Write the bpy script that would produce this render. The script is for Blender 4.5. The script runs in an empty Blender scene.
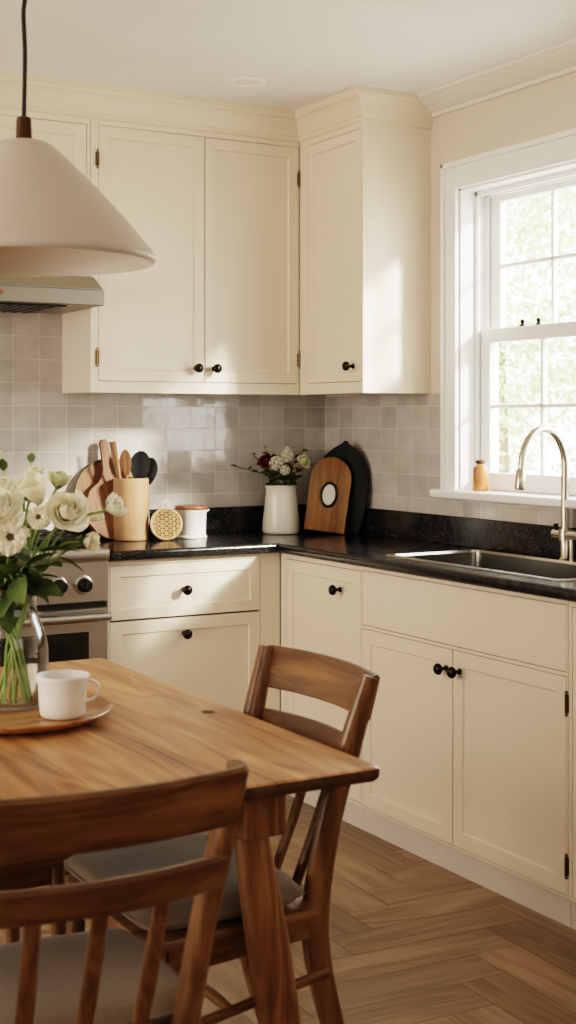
import bpy, bmesh, math, random
from mathutils import Vector, Matrix, Euler
random.seed(7)
PI = math.pi
C = bpy.context.scene.collection

# ------------------------------------------------------------------ helpers
def tag(o, label=None, cat=None, group=None, kind=None):
    if label: o['label'] = label
    if cat: o['category'] = cat
    if group: o['group'] = group
    if kind: o['kind'] = kind
    return o

def thing(name, label, cat, loc=(0, 0, 0), rotz=0.0, group=None, kind=None):
    o = bpy.data.objects.new(name, None)
    o.empty_display_size = .05
    C.objects.link(o)
    o.location = loc
    o.rotation_euler = (0, 0, rotz)
    return tag(o, label, cat, group, kind)

def obj(name, bm, mat, parent=None, smooth=None, label=None):
    me = bpy.data.meshes.new(name)
    bmesh.ops.recalc_face_normals(bm, faces=bm.faces)
    if smooth is not None:
        for f in bm.faces: f.smooth = True
        for e in bm.edges:
            if len(e.link_faces) == 2 and e.calc_face_angle(0) > math.radians(smooth): e.smooth = False
    bm.to_mesh(me); bm.free()
    me.materials.append(mat)
    o = bpy.data.objects.new(name, me)
    C.objects.link(o)
    if parent: o.parent = parent
    if label: o['label'] = label
    return o

def dup(root, loc, rotz, label, group=None):
    r = root.copy(); C.objects.link(r); r.location = loc; r.rotation_euler = (0, 0, rotz)
    r['label'] = label
    if group: r['group'] = group
    for ch in list(root.children):
        c = ch.copy(); C.objects.link(c); c.parent = r
        for g in list(ch.children):
            d = g.copy(); C.objects.link(d); d.parent = c
    return r

def box(bm, x0, x1, y0, y1, z0, z1, bev=0.0, seg=2):
    vs = [bm.verts.new(p) for p in ((x0,y0,z0),(x1,y0,z0),(x1,y1,z0),(x0,y1,z0),(x0,y0,z1),(x1,y0,z1),(x1,y1,z1),(x0,y1,z1))]
    fs = [bm.faces.new([vs[i] for i in q]) for q in ((3,2,1,0),(4,5,6,7),(0,1,5,4),(1,2,6,5),(2,3,7,6),(3,0,4,7))]
    if bev > 0:
        es = set(e for f in fs for e in f.edges)
        bmesh.ops.bevel(bm, geom=list(es), offset=bev, segments=seg, affect='EDGES', profile=.5)
    return bm

def bx(*a, **k): return box(bmesh.new(), *a, **k)

def lathe(bm, prof, n=32, M=None, cap=False):
    """prof: list of (r, z)"""
    rings = []
    for r, z in prof:
        if r < 1e-6:
            rings.append([bm.verts.new((0, 0, z))])
        else:
            rings.append([bm.verts.new((r*math.cos(2*PI*i/n), r*math.sin(2*PI*i/n), z)) for i in range(n)])
    new = [v for R in rings for v in R]
    for a, b in zip(rings, rings[1:]):
        for i in range(n):
            j = (i+1) % n
            if len(a) == 1 and len(b) == 1: continue
            if len(a) == 1: bm.faces.new((a[0], b[i], b[j]))
            elif len(b) == 1: bm.faces.new((a[i], a[j], b[0]))
            else: bm.faces.new((a[i], a[j], b[j], b[i]))
    if M is not None:
        for v in new: v.co = M @ v.co
    return bm

def smoothpath(pts, n=8):
    """Catmull-Rom through pts"""
    P = [Vector(p) for p in pts]
    if len(P) < 3: return P
    out = []
    for i in range(len(P)-1):
        p0 = P[i-1] if i else P[0]*2-P[1]
        p1, p2 = P[i], P[i+1]
        p3 = P[i+2] if i+2 < len(P) else P[-1]*2-P[-2]
        for k in range(n):
            t = k/n
            out.append(.5*((2*p1)+(p2-p0)*t+(2*p0-5*p1+4*p2-p3)*t*t+(3*p1-p0-3*p2+p3)*t**3))
    out.append(P[-1])
    return out

def lerp_list(vals, n):
    out = []
    for i in range(n):
        t = i/(n-1)*(len(vals)-1); k = min(int(t), len(vals)-2); f = t-k
        out.append(tuple(a+(b-a)*f for a, b in zip(vals[k], vals[k+1])))
    return out

def loft(bm, path, sizes, up=(0, 0, 1), n=12, power=4.0, cap=True):
    """sweep a rounded-rectangle section (half sizes a along side, b along 'up') along path"""
    P = [Vector(p) for p in path]
    if len(sizes) != len(P): sizes = lerp_list(sizes, len(P))
    rings = []
    up = Vector(up)
    for i, p in enumerate(P):
        t = (P[min(i+1, len(P)-1)]-P[max(i-1, 0)]).normalized()
        s = t.cross(up).normalized(); u = s.cross(t).normalized()
        a, b = sizes[i]
        ring = []
        for k in range(n):
            th = 2*PI*(k+.5)/n
            c_, s_ = math.cos(th), math.sin(th)
            q = (abs(c_)**power+abs(s_)**power)**(-1/power)
            ring.append(bm.verts.new(p+s*(a*c_*q)+u*(b*s_*q)))
        rings.append(ring)
    for a, b in zip(rings, rings[1:]):
        for k in range(n):
            bm.faces.new((a[k], a[(k+1) % n], b[(k+1) % n], b[k]))
    if cap:
        for R, p, sg in ((rings[0], P[0]-P[1], 1), (rings[-1], P[-1]-P[-2], -1)):
            bm.faces.new(R if sg < 0 else R[::-1])
    return bm

def tube(bm, path, r, n=8, cap=True):
    rs = r if isinstance(r, (list, tuple)) else [r]*len(path)
    if len(rs) != len(path): rs = [q[0] for q in lerp_list([(x,) for x in rs], len(path))]
    P = [Vector(p) for p in path]
    d = (P[-1]-P[0])
    up = Vector((1, 0, 0)) if abs(d.normalized().x) < .6 else Vector((0, 1, 0))
    return loft(bm, P, [(x, x) for x in rs], up=up, n=n, power=2.0, cap=cap)

def prism(bm, pts2, y0, y1, bev=0.0, M=None):
    """polygon in x,z extruded along y"""
    a = [bm.verts.new((x, y0, z)) for x, z in pts2]
    b = [bm.verts.new((x, y1, z)) for x, z in pts2]
    n = len(a)
    fs = [bm.faces.new(a), bm.faces.new(b[::-1])]
    rim = list(fs[0].edges)+list(fs[1].edges)
    for i in range(n): bm.faces.new((a[i], b[i], b[(i+1) % n], a[(i+1) % n]))
    before = None
    if bev > 0:
        bmesh.ops.bevel(bm, geom=rim, offset=bev, segments=2, affect='EDGES', profile=.5)
    if M is not None:
        for v in bm.verts: v.co = M @ v.co
    return bm

def sweep_profile(bm, path, prof):
    """path: 2D plan points, prof: closed list of (out, z); out is to the right of travel, mitred"""
    P = [Vector(p) for p in path]
    rings = []
    for i, p in enumerate(P):
        ns = []
        if i > 0: d = (p-P[i-1]).normalized(); ns.append(Vector((d.y, -d.x)))
        if i < len(P)-1: d = (P[i+1]-p).normalized(); ns.append(Vector((d.y, -d.x)))
        if len(ns) == 2:
            m = (ns[0]+ns[1]).normalized(); m = m/m.dot(ns[0])
        else: m = ns[0]
        rings.append([bm.verts.new((p.x+m.x*o, p.y+m.y*o, z)) for o, z in prof])
    n = len(prof)
    for a, b in zip(rings, rings[1:]):
        for k in range(n): bm.faces.new((a[k], a[(k+1) % n], b[(k+1) % n], b[k]))
    bm.faces.new(rings[0]); bm.faces.new(rings[-1][::-1])
    return bm

# ------------------------------------------------------------------ materials
def mat(name, base=(.8, .8, .8), rough=.5, metal=0.0, spec=.5, coat=0.0, coat_rough=.1, sheen=0.0):
    m = bpy.data.materials.new(name); m.use_nodes = True
    nt = m.node_tree; b = nt.nodes['Principled BSDF']
    b.inputs['Base Color'].default_value = (*base, 1)
    b.inputs['Roughness'].default_value = rough
    b.inputs['Metallic'].default_value = metal
    b.inputs['Specular IOR Level'].default_value = spec
    b.inputs['Coat Weight'].default_value = coat
    b.inputs['Coat Roughness'].default_value = coat_rough
    b.inputs['Sheen Weight'].default_value = sheen
    return m, nt, b

def N(nt, typ, **k):
    n = nt.nodes.new(typ)
    for a, v in k.items():
        if hasattr(n, a): setattr(n, a, v)
        else: n.inputs[a].default_value = v
    return n

def coords(nt, kind='Object', scale=(1, 1, 1), loc=(0, 0, 0)):
    tc = N(nt, 'ShaderNodeTexCoord'); mp = N(nt, 'ShaderNodeMapping')
    mp.inputs['Scale'].default_value = scale; mp.inputs['Location'].default_value = loc
    nt.links.new(tc.outputs[kind], mp.inputs['Vector'])
    return mp.outputs['Vector']

def ramp(nt, fac, stops):
    r = N(nt, 'ShaderNodeValToRGB')
    el = r.color_ramp.elements
    el[0].position, el[0].color = stops[0][0], (*stops[0][1], 1)
    el[1].position, el[1].color = stops[-1][0], (*stops[-1][1], 1)
    for p, c in stops[1:-1]:
        e = el.new(p); e.color = (*c, 1)
    nt.links.new(fac, r.inputs['Fac'])
    return r.outputs['Color']

def bump(nt, b, height, strength=.2, dist=.01):
    bp = N(nt, 'ShaderNodeBump'); bp.inputs['Strength'].default_value = strength; bp.inputs['Distance'].default_value = dist
    nt.links.new(height, bp.inputs['Height']); nt.links.new(bp.outputs['Normal'], b.inputs['Normal'])

def painted(name, base, rough=.45, var=.05, bumpy=.03, spec=.5):
    m, nt, b = mat(name, base, rough, spec=spec)
    n = N(nt, 'ShaderNodeTexNoise'); n.inputs['Scale'].default_value = 2.5; n.inputs['Detail'].default_value = 3
    nt.links.new(coords(nt), n.inputs['Vector'])
    lo = tuple(x*(1-var) for x in base); hi = tuple(min(1, x*(1+var)) for x in base)
    nt.links.new(ramp(nt, n.outputs['Fac'], [(.3, lo), (.7, hi)]), b.inputs['Base Color'])
    n2 = N(nt, 'ShaderNodeTexNoise'); n2.inputs['Scale'].default_value = 90
    nt.links.new(coords(nt), n2.inputs['Vector'])
    bump(nt, b, n2.outputs['Fac'], bumpy, .004)
    return m

def wood(name, dark, mid, light, axis='z', freq=9.0, rough=.42, planks=0.0, coat=.15, contrast=1.0, fine=.35, uv=False):
    m, nt, b = mat(name, mid, rough, coat=coat, coat_rough=.25)
    ax = 'xyz'.index(axis)
    L = nt.links.new
    if uv: vec = coords(nt, 'UV')
    else: vec = coords(nt)
    src = vec
    tone = None
    if planks > 0:
        sep = N(nt, 'ShaderNodeSeparateXYZ'); L(vec, sep.inputs[0])
        d = N(nt, 'ShaderNodeMath', operation='DIVIDE'); L(sep.outputs['X'], d.inputs[0]); d.inputs[1].default_value = planks
        fl = N(nt, 'ShaderNodeMath', operation='FLOOR'); L(d.outputs[0], fl.inputs[0])
        wn = N(nt, 'ShaderNodeTexWhiteNoise', noise_dimensions='1D'); L(fl.outputs[0], wn.inputs['W'])
        sc = N(nt, 'ShaderNodeVectorMath', operation='SCALE'); L(wn.outputs['Color'], sc.inputs[0]); sc.inputs['Scale'].default_value = 7.0
        ad = N(nt, 'ShaderNodeVectorMath', operation='ADD'); L(vec, ad.inputs[0]); L(sc.outputs[0], ad.inputs[1])
        src = ad.outputs[0]; tone = wn.outputs['Value']
    def stretched(f_across, f_along, detail, dist, rgh=.55):
        mp = N(nt, 'ShaderNodeMapping')
        s = [f_across]*3; s[ax] = f_along
        mp.inputs['Scale'].default_value = s
        L(src, mp.inputs['Vector'])
        n = N(nt, 'ShaderNodeTexNoise'); n.inputs['Scale'].default_value = 1.0
        n.inputs['Detail'].default_value = detail; n.inputs['Distortion'].default_value = dist; n.inputs['Roughness'].default_value = rgh
        L(mp.outputs[0], n.inputs['Vector'])
        return n.outputs['Fac']
    big = stretched(freq, freq*.13, 2, .6)
    # growth rings: sine of a smooth stretched field
    mul = N(nt, 'ShaderNodeMath', operation='MULTIPLY'); L(big, mul.inputs[0]); mul.inputs[1].default_value = 46
    sn = N(nt, 'ShaderNodeMath', operation='SINE'); L(mul.outputs[0], sn.inputs[0])
    rng = N(nt, 'ShaderNodeMapRange'); L(sn.outputs[0], rng.inputs[0]); rng.inputs[1].default_value = -1; rng.inputs[2].default_value = 1
    fibre = stretched(freq*18, freq*.6, 3, .2)
    mid_n = stretched(freq*1.7, freq*.2, 4, 1.0)
    a1 = N(nt, 'ShaderNodeMath', operation='MULTIPLY_ADD'); L(rng.outputs[0], a1.inputs[0]); a1.inputs[1].default_value = .22*contrast; L(mid_n, a1.inputs[2])
    a2 = N(nt, 'ShaderNodeMath', operation='MULTIPLY_ADD'); L(fibre, a2.inputs[0]); a2.inputs[1].default_value = fine; L(a1.outputs[0], a2.inputs[2])
    fac = a2.outputs[0]
    if tone is not None:
        a3 = N(nt, 'ShaderNodeMath', operation='MULTIPLY_ADD'); L(tone, a3.inputs[0]); a3.inputs[1].default_value = .28; L(fac, a3.inputs[2])
        fac = a3.outputs[0]
    lo, hi = (.55, 1.15) if tone is None else (.6, 1.3)
    mr = N(nt, 'ShaderNodeMapRange'); L(fac, mr.inputs[0]); mr.inputs[1].default_value = lo; mr.inputs[2].default_value = hi
    col = ramp(nt, mr.outputs[0], [(0, dark), (.5, mid), (1, light)])
    if uv:
        at = N(nt, 'ShaderNodeAttribute', attribute_name='tone')
        mx = N(nt, 'ShaderNodeMix', data_type='RGBA', blend_type='MULTIPLY'); mx.inputs[0].default_value = 1.0
        L(col, mx.inputs[6]); L(at.outputs['Color'], mx.inputs[7]); col = mx.outputs[2]
    L(col, b.inputs['Base Color'])
    rr = N(nt, 'ShaderNodeMapRange'); L(fibre, rr.inputs[0]); rr.inputs[3].default_value = rough-.08; rr.inputs[4].default_value = rough+.12
    L(rr.outputs[0], b.inputs['Roughness'])
    bump(nt, b, fibre, .12, .002)
    return m

def metal(name, base, rough=.3, brushed=None):
    m, nt, b = mat(name, base, rough, metal=1.0)
    n = N(nt, 'ShaderNodeTexNoise'); n.inputs['Scale'].default_value = 1; n.inputs['Detail'].default_value = 3
    nt.links.new(coords(nt, scale=brushed or (30, 30, 30)), n.inputs['Vector'])
    rr = N(nt, 'ShaderNodeMapRange'); nt.links.new(n.outputs['Fac'], rr.inputs[0])
    rr.inputs[3].default_value = rough*.9; rr.inputs[4].default_value = rough*1.12
    nt.links.new(rr.outputs[0], b.inputs['Roughness'])
    return m

def glass_mat(name, tint=(1, 1, 1), refl=.6, blend=.25):
    m = bpy.data.materials.new(name); m.use_nodes = True
    nt = m.node_tree; nt.nodes.remove(nt.nodes['Principled BSDF']); out = nt.nodes['Material Output']
    tr = N(nt, 'ShaderNodeBsdfTransparent'); tr.inputs['Color'].default_value = (*tint, 1)
    gl = N(nt, 'ShaderNodeBsdfGlossy'); gl.inputs['Roughness'].default_value = .02
    lw = N(nt, 'ShaderNodeLayerWeight'); lw.inputs['Blend'].default_value = blend
    mu = N(nt, 'ShaderNodeMath', operation='MULTIPLY'); mu.inputs[1].default_value = refl
    nt.links.new(lw.outputs['Fresnel'], mu.inputs[0])
    mx = N(nt, 'ShaderNodeMixShader')
    nt.links.new(mu.outputs[0], mx.inputs[0]); nt.links.new(tr.outputs[0], mx.inputs[1]); nt.links.new(gl.outputs[0], mx.inputs[2])
    nt.links.new(mx.outputs[0], out.inputs['Surface'])
    return m

def tile_mat(name, axes, off=(0, 0, 0)):
    """hand-made glazed square tile; axes = which object axes map to (u, v)"""
    m, nt, b = mat(name, (.55, .5, .45), .085, spec=.7)
    L = nt.links.new
    sep = N(nt, 'ShaderNodeSeparateXYZ'); L(coords(nt, loc=off), sep.inputs[0])
    com = N(nt, 'ShaderNodeCombineXYZ'); L(sep.outputs[axes[0].upper()], com.inputs['X']); L(sep.outputs[axes[1].upper()], com.inputs['Y'])
    br = N(nt, 'ShaderNodeTexBrick', offset=0.0, squash=1.0)
    br.inputs['Scale'].default_value = 1.0; br.inputs['Mortar Size'].default_value = .0016
    br.inputs['Mortar Smooth'].default_value = .3
    br.inputs['Brick Width'].default_value = .1035; br.inputs['Row Height'].default_value = .0855
    br.inputs['Color1'].default_value = (.47, .43, .385, 1); br.inputs['Color2'].default_value = (.60, .555, .505, 1)
    br.inputs['Mortar'].default_value = (.72, .68, .62, 1)
    L(com.outputs[0], br.inputs['Vector'])
    n = N(nt, 'ShaderNodeTexNoise'); n.inputs['Scale'].default_value = 14; n.inputs['Detail'].default_value = 4
    L(com.outputs[0], n.inputs['Vector'])
    mx = N(nt, 'ShaderNodeMix', data_type='RGBA', blend_type='MULTIPLY'); mx.inputs[0].default_value = .5
    L(br.outputs['Color'], mx.inputs[6]); L(ramp(nt, n.outputs['Fac'], [(.3, (.72, .7, .68)), (.7, (1, 1, 1))]), mx.inputs[7])
    L(mx.outputs[2], b.inputs['Base Color'])
    # per-tile tilt + waviness
    fu = N(nt, 'ShaderNodeMath', operation='DIVIDE'); L(sep.outputs[axes[0].upper()], fu.inputs[0]); fu.inputs[1].default_value = .1035
    fv = N(nt, 'ShaderNodeMath', operation='DIVIDE'); L(sep.outputs[axes[1].upper()], fv.inputs[0]); fv.inputs[1].default_value = .0855
    gu = N(nt, 'ShaderNodeMath', operation='FLOOR'); L(fu.outputs[0], gu.inputs[0])
    gv = N(nt, 'ShaderNodeMath', operation='FLOOR'); L(fv.outputs[0], gv.inputs[0])
    cc = N(nt, 'ShaderNodeCombineXYZ'); L(gu.outputs[0], cc.inputs[0]); L(gv.outputs[0], cc.inputs[1])
    wn = N(nt, 'ShaderNodeTexWhiteNoise', noise_dimensions='2D'); L(cc.outputs[0], wn.inputs['Vector'])
    ws = N(nt, 'ShaderNodeSeparateColor'); L(wn.outputs['Color'], ws.inputs[0])
    hs = []
    for f, ch in ((fu, 'Red'), (fv, 'Green')):
        fr = N(nt, 'ShaderNodeMath', operation='FRACT'); L(f.outputs[0], fr.inputs[0])
        sb = N(nt, 'ShaderNodeMath', operation='SUBTRACT'); L(ws.outputs[ch], sb.inputs[0]); sb.inputs[1].default_value = .5
        sb2 = N(nt, 'ShaderNodeMath', operation='MULTIPLY'); L(sb.outputs[0], sb2.inputs[0]); sb2.inputs[1].default_value = 2.6; sb = sb2
        ml = N(nt, 'ShaderNodeMath', operation='MULTIPLY'); L(fr.outputs[0], ml.inputs[0]); L(sb.outputs[0], ml.inputs[1]); hs.append(ml)
    su = N(nt, 'ShaderNodeMath', operation='ADD'); L(hs[0].outputs[0], su.inputs[0]); L(hs[1].outputs[0], su.inputs[1])
    nz = N(nt, 'ShaderNodeTexNoise'); nz.inputs['Scale'].default_value = 22; nz.inputs['Detail'].default_value = 1
    L(com.outputs[0], nz.inputs['Vector'])
    s2 = N(nt, 'ShaderNodeMath', operation='MULTIPLY_ADD'); L(nz.outputs['Fac'], s2.inputs[0]); s2.inputs[1].default_value = .55; L(su.outputs[0], s2.inputs[2])
    s3 = N(nt, 'ShaderNodeMath', operation='MULTIPLY_ADD'); L(br.outputs['Fac'], s3.inputs[0]); s3.inputs[1].default_value = -.8; L(s2.outputs[0], s3.inputs[2])
    bump(nt, b, s3.outputs[0], .38, .003)
    return m

def granite_mat():
    m, nt, b = mat('black_granite', (.012, .012, .013), .14, spec=.5)
    L = nt.links.new
    v = N(nt, 'ShaderNodeTexNoise'); v.inputs['Scale'].default_value = 320; v.inputs['Detail'].default_value = 3
    L(coords(nt), v.inputs['Vector'])
    n2 = N(nt, 'ShaderNodeTexNoise'); n2.inputs['Scale'].default_value = 30; n2.inputs['Detail'].default_value = 4
    L(coords(nt), n2.inputs['Vector'])
    ml = N(nt, 'ShaderNodeMath', operation='MULTIPLY_ADD'); L(n2.outputs['Fac'], ml.inputs[0]); ml.inputs[1].default_value = .22; L(v.outputs['Fac'], ml.inputs[2])
    L(ramp(nt, ml.outputs[0], [(.56, (.006, .006, .0065)), (.68, (.018, .018, .0185)), (.80, (.12, .12, .115))]), b.inputs['Base Color'])
    rr = N(nt, 'ShaderNodeMapRange'); L(n2.outputs['Fac'], rr.inputs[0]); rr.inputs[3].default_value = .10; rr.inputs[4].default_value = .24
    L(rr.outputs[0], b.inputs['Roughness'])
    bump(nt, b, v.outputs['Fac'], .05, .001)
    return m

def fabric_mat(name, base):
    m, nt, b = mat(name, base, .9, spec=.2, sheen=.2)
    L = nt.links.new
    w1 = N(nt, 'ShaderNodeTexNoise'); w1.inputs['Scale'].default_value = 1; w1.inputs['Detail'].default_value = 2
    L(coords(nt, scale=(30, 260, 60)), w1.inputs['Vector'])
    w2 = N(nt, 'ShaderNodeTexNoise'); w2.inputs['Scale'].default_value = 1; w2.inputs['Detail'].default_value = 2
    L(coords(nt, scale=(260, 30, 60)), w2.inputs['Vector'])
    ad = N(nt, 'ShaderNodeMath', operation='ADD'); L(w1.outputs['Fac'], ad.inputs[0]); L(w2.outputs['Fac'], ad.inputs[1])
    L(ramp(nt, ad.outputs[0], [(.35, tuple(x*.72 for x in base)), (.75, tuple(min(1, x*1.15) for x in base))]), b.inputs['Base Color'])
    bump(nt, b, ad.outputs[0], .35, .003)
    return m

def petal_mat(name, inner, outer, trans=.35):
    m, nt, b = mat(name, outer, .6, spec=.25)
    L = nt.links.new
    n = N(nt, 'ShaderNodeTexNoise'); n.inputs['Scale'].default_value = 18; n.inputs['Detail'].default_value = 3
    L(coords(nt), n.inputs['Vector'])
    c = ramp(nt, n.outputs['Fac'], [(.35, inner), (.65, outer)])
    L(c, b.inputs['Base Color'])
    tl = N(nt, 'ShaderNodeBsdfTranslucent'); L(c, tl.inputs['Color'])
    mx = N(nt, 'ShaderNodeMixShader'); mx.inputs[0].default_value = trans
    L(b.outputs[0], mx.inputs[1]); L(tl.outputs[0], mx.inputs[2])
    L(mx.outputs[0], nt.nodes['Material Output'].inputs['Surface'])
    return m

M = {}
M['cream'] = painted('cream_paint', (.79, .685, .55), .42, .025)
M['cream_crown'] = painted('cream_crown_paint', (.77, .665, .515), .42, .025)
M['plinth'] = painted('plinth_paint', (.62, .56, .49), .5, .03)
M['white'] = painted('white_trim_paint', (.88, .87, .84), .4, .015)
M['wall'] = painted('beige_wall_paint', (.67, .585, .48), .75, .03)
M['crown'] = painted('pale_crown_paint', (.77, .71, .62), .6, .02)
M['ceiling'] = painted('ceiling_paint', (.84, .80, .765), .85, .02)
M['dark_fill'] = painted('dark_gap', (.10, .07, .045), .8, .05)  # brown of floor gaps and knot, also paints shade behind cabinet fronts
M['tile_x'] = tile_mat('glazed_tile_back', 'xz', (-.0015, 0, -.0465))
M['tile_y'] = tile_mat('glazed_tile_side', 'yz', (0, .013, -.0465))
M['granite'] = granite_mat()
M['bronze'] = metal('dark_bronze', (.035, .028, .023), .32)
M['hinge'] = metal('aged_brass', (.16, .115, .06), .38)
M['steel'] = metal('brushed_steel', (.47, .45, .42), .30, (6, 300, 500))
M['hood'] = metal('satin_steel', (.33, .30, .26), .45, (6, 300, 500))
M['sink_steel'] = metal('sink_steel', (.40, .39, .37), .22, (6, 300, 500))
M['nickel'] = metal('brushed_nickel', (.56, .51, .43), .24)
M['black'] = mat('black_enamel', (.012, .012, .012), .3)[0]
M['black_plastic'] = painted('black_silicone', (.008, .008, .008), .45, .1, spec=.3)
M['oven_glass'] = mat('oven_glass', (.008, .008, .008), .06, spec=.7)[0]
D, MI, LI = (.11, .048, .016), (.255, .128, .050), (.42, .23, .105)
for a in 'xyz': M['chair_'+a] = wood('chair_walnut_'+a, D, MI, LI, a, freq=9, rough=.34, coat=.25, contrast=.55, fine=.22)
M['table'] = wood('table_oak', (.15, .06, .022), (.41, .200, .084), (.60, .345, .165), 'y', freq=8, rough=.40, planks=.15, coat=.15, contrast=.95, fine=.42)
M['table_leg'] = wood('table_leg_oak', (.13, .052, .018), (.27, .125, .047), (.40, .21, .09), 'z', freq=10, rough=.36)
M['table_edge'] = wood('shaded_table_edge', (.045, .02, .009), (.085, .038, .016), (.14, .066, .028), 'y', freq=9, rough=.5)  # darker edge wood, the shade of the side painted into its colour
M['floor'] = wood('floor_oak', (.19, .115, .065), (.31, .20, .12), (.41, .28, .18), 'x', freq=7, rough=.36, coat=.1, uv=True, contrast=.95, fine=.4)
M['board'] = wood('walnut_board', (.09, .035, .012), (.24, .105, .038), (.36, .18, .07), 'z', freq=14, rough=.4)
M['board_pale'] = wood('copper_wood_board', (.13, .052, .022), (.23, .105, .045), (.31, .16, .078), 'z', freq=12, rough=.62, coat=0, contrast=.5)
M['crock'] = wood('pale_beech', (.36, .20, .10), (.44, .26, .14), (.50, .315, .18), 'z', freq=7, rough=.6, coat=0, fine=.15, contrast=.4)
M['arch'] = wood('honey_board', (.15, .065, .018), (.29, .138, .043), (.40, .21, .075), 'z', freq=11, rough=.38, contrast=.5)
M['tray'] = wood('tray_acacia', (.26, .11, .035), (.46, .22, .08), (.60, .34, .14), 'x', freq=11, rough=.3, coat=.4)
M['darkgreen'] = painted('dark_green_slate', (.006, .008, .006), .6, .15, spec=.25)
M['ceramic'] = painted('white_glaze', (.80, .77, .72), .22, .02, .01)
M['cup'] = painted('matte_white_stoneware', (.80, .76, .71), .42, .04, .05)
M['jug'] = painted('ivory_enamel', (.76, .71, .60), .25, .03, .01)
M['shade'] = painted('chalk_enamel_shade', (.60, .52, .44), .5, .02, .02)
M['copper'] = wood('copper_brown_lid', (.16, .06, .025), (.30, .125, .06), (.40, .19, .10), 'x', freq=12, rough=.35)
M['rattan'] = wood('rattan_weave', (.42, .25, .11), (.58, .38, .19), (.70, .49, .28), 'z', freq=30, rough=.55)
M['cord'] = painted('black_braided_cord', (.022, .016, .012), .7, .2, .3)
M['socket'] = metal('brown_socket', (.10, .06, .032), .45)
M['linen'] = fabric_mat('grey_linen', (.175, .135, .096))
M['ochre'] = painted('ochre_glass', (.44, .175, .065), .25, .08)
M['stopper'] = painted('dark_cork', (.07, .04, .025), .6, .1)
M['glass'] = glass_mat('vase_glass', (.992, .996, .99), .8, .30)
M['water'] = glass_mat('vase_water', (.99, .995, .985), .2, .15)
M['pane'] = glass_mat('window_pane_glass', (.98, .99, .985), .5, .15)
M['rose'] = petal_mat('ivory_petals', (.96, .92, .74), (.98, .96, .86), .4)
M['petal_warm'] = petal_mat('warm_cream_petals', (.92, .84, .63), (.94, .90, .78), .45)
M['petal_green'] = petal_mat('green_tinged_petals', (.72, .76, .42), (.92, .91, .75), .45)
M['stem'] = petal_mat('green_stem', (.30, .42, .13), (.48, .60, .28), .35)
M['leaf'] = petal_mat('green_leaf', (.045, .075, .020), (.12, .17, .055), .3)
M['leaf_olive'] = petal_mat('olive_leaf', (.06, .07, .025), (.12, .13, .05), .25)
M['leaf_rust'] = petal_mat('rust_leaf', (.14, .06, .03), (.28, .15, .07), .25)
M['burgundy'] = petal_mat('burgundy_petals', (.10, .012, .014), (.20, .03, .03), .2)
M['centre'] = painted('brown_flower_centre', (.09, .05, .02), .8, .2)
M['tree_leaf'] = petal_mat('pale_tree_leaves', (.30, .37, .17), (.54, .60, .37), .5)
M['bark'] = wood('bark', (.10, .07, .05), (.20, .15, .10), (.3, .23, .17), 'z', freq=12, rough=.9, coat=0)
M['lawn'] = painted('lawn', (.42, .43, .36), .9, .2, .3)
M['paper'] = painted('oval_paper', (.70, .68, .63), .5, .03)
M['ring'] = metal('oval_ring', (.05, .04, .032), .35)

# ------------------------------------------------------------------ room shell
CEIL = 2.54
XL, YF = -5.2, -6.6
S = lambda o: tag(o, kind='structure')

# herringbone oak floor: one mesh, boards as faces with a tone and a UV along the grain
def make_floor():
    bm = bmesh.new()
    uvl = bm.loops.layers.uv.new('UVMap'); col = bm.loops.layers.float_color.new('tone')
    w, n = .135, 4
    rot = math.radians(-2.0); cr, sr = math.cos(rot), math.sin(rot)
    ox, oy = -1.23, -2.06
    rnd = random.Random(3)
    g = .0009
    def quad(a0, a1, b0, b1, horiz):
        # clip to the room on board centre
        cx, cy = (a0+a1)/2, (b0+b1)/2
        X, Y = ox+cx*cr-cy*sr, oy+cx*sr+cy*cr
        if not (XL-.3 < X < .25 and YF-.3 < Y < .25): return
        pts = [(a0+g, b0+g), (a1-g, b0+g), (a1-g, b1-g), (a0+g, b1-g)]
        vs = []
        for p, q in pts:
            X, Y = ox+p*cr-q*sr, oy+p*sr+q*cr
            vs.append(bm.verts.new((min(max(X, XL), 0.0), min(max(Y, YF), 0.0), 0.0)))
        try: f = bm.faces.new(vs)
        except ValueError: return
        t = rnd.uniform(.60, .98); tr = rnd.uniform(-.03, .03)
        o1, o2 = rnd.uniform(0, 40), rnd.uniform(0, 40)
        for l, (p, q) in zip(f.loops, pts):
            l[uvl].uv = ((p+o1, q+o2) if horiz else (q+o1, p+o2))
            l[col] = (t+tr, t, t-tr, 1)
    R = 60
    for k in range(-R, R):
        for mm in range(-12, 12):
            x = k+2*n*mm
            if abs(x) < R: quad(x*w, (x+n)*w, k*w, (k+1)*w, True)
    for x in range(-R, R):
        for mm in range(-12, 12):
            k0 = x-2*n+1+2*n*mm
            if abs(k0) < R: quad(x*w, (x+1)*w, k0*w, (k0+n)*w, False)
    return bm
fl = S(obj('floor', make_floor(), M['floor']))
S(obj('floor_bed', bx(XL, 0, YF, 0, -.08, -.003), M['dark_fill'], fl))

S(obj('ceiling', bx(XL-.15, .16, YF-.15, .15, CEIL, CEIL+.12), M['ceiling']))
wb = S(obj('wall_back', bx(XL-.15, .16, 0, .15, 0, CEIL), M['wall']))
S(obj('wall_left', bx(XL-.15, XL, YF, 0, 0, CEIL), M['wall']))
S(obj('wall_rear', bx(XL-.15, .16, YF-.15, YF, 0, CEIL), M['wall']))
# right wall with the window opening
WY1, WY0, WZ0, WZ1 = -.915, -2.165, 1.085, 2.19
bm = bmesh.new()
box(bm, 0, .16, WY1, 0, 0, CEIL); box(bm, 0, .16, YF, WY0, 0, CEIL)
box(bm, 0, .16, WY0, WY1, 0, WZ0); box(bm, 0, .16, WY0, WY1, WZ1, CEIL)
wr = S(obj('wall_right', bm, M['wall']))
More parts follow.
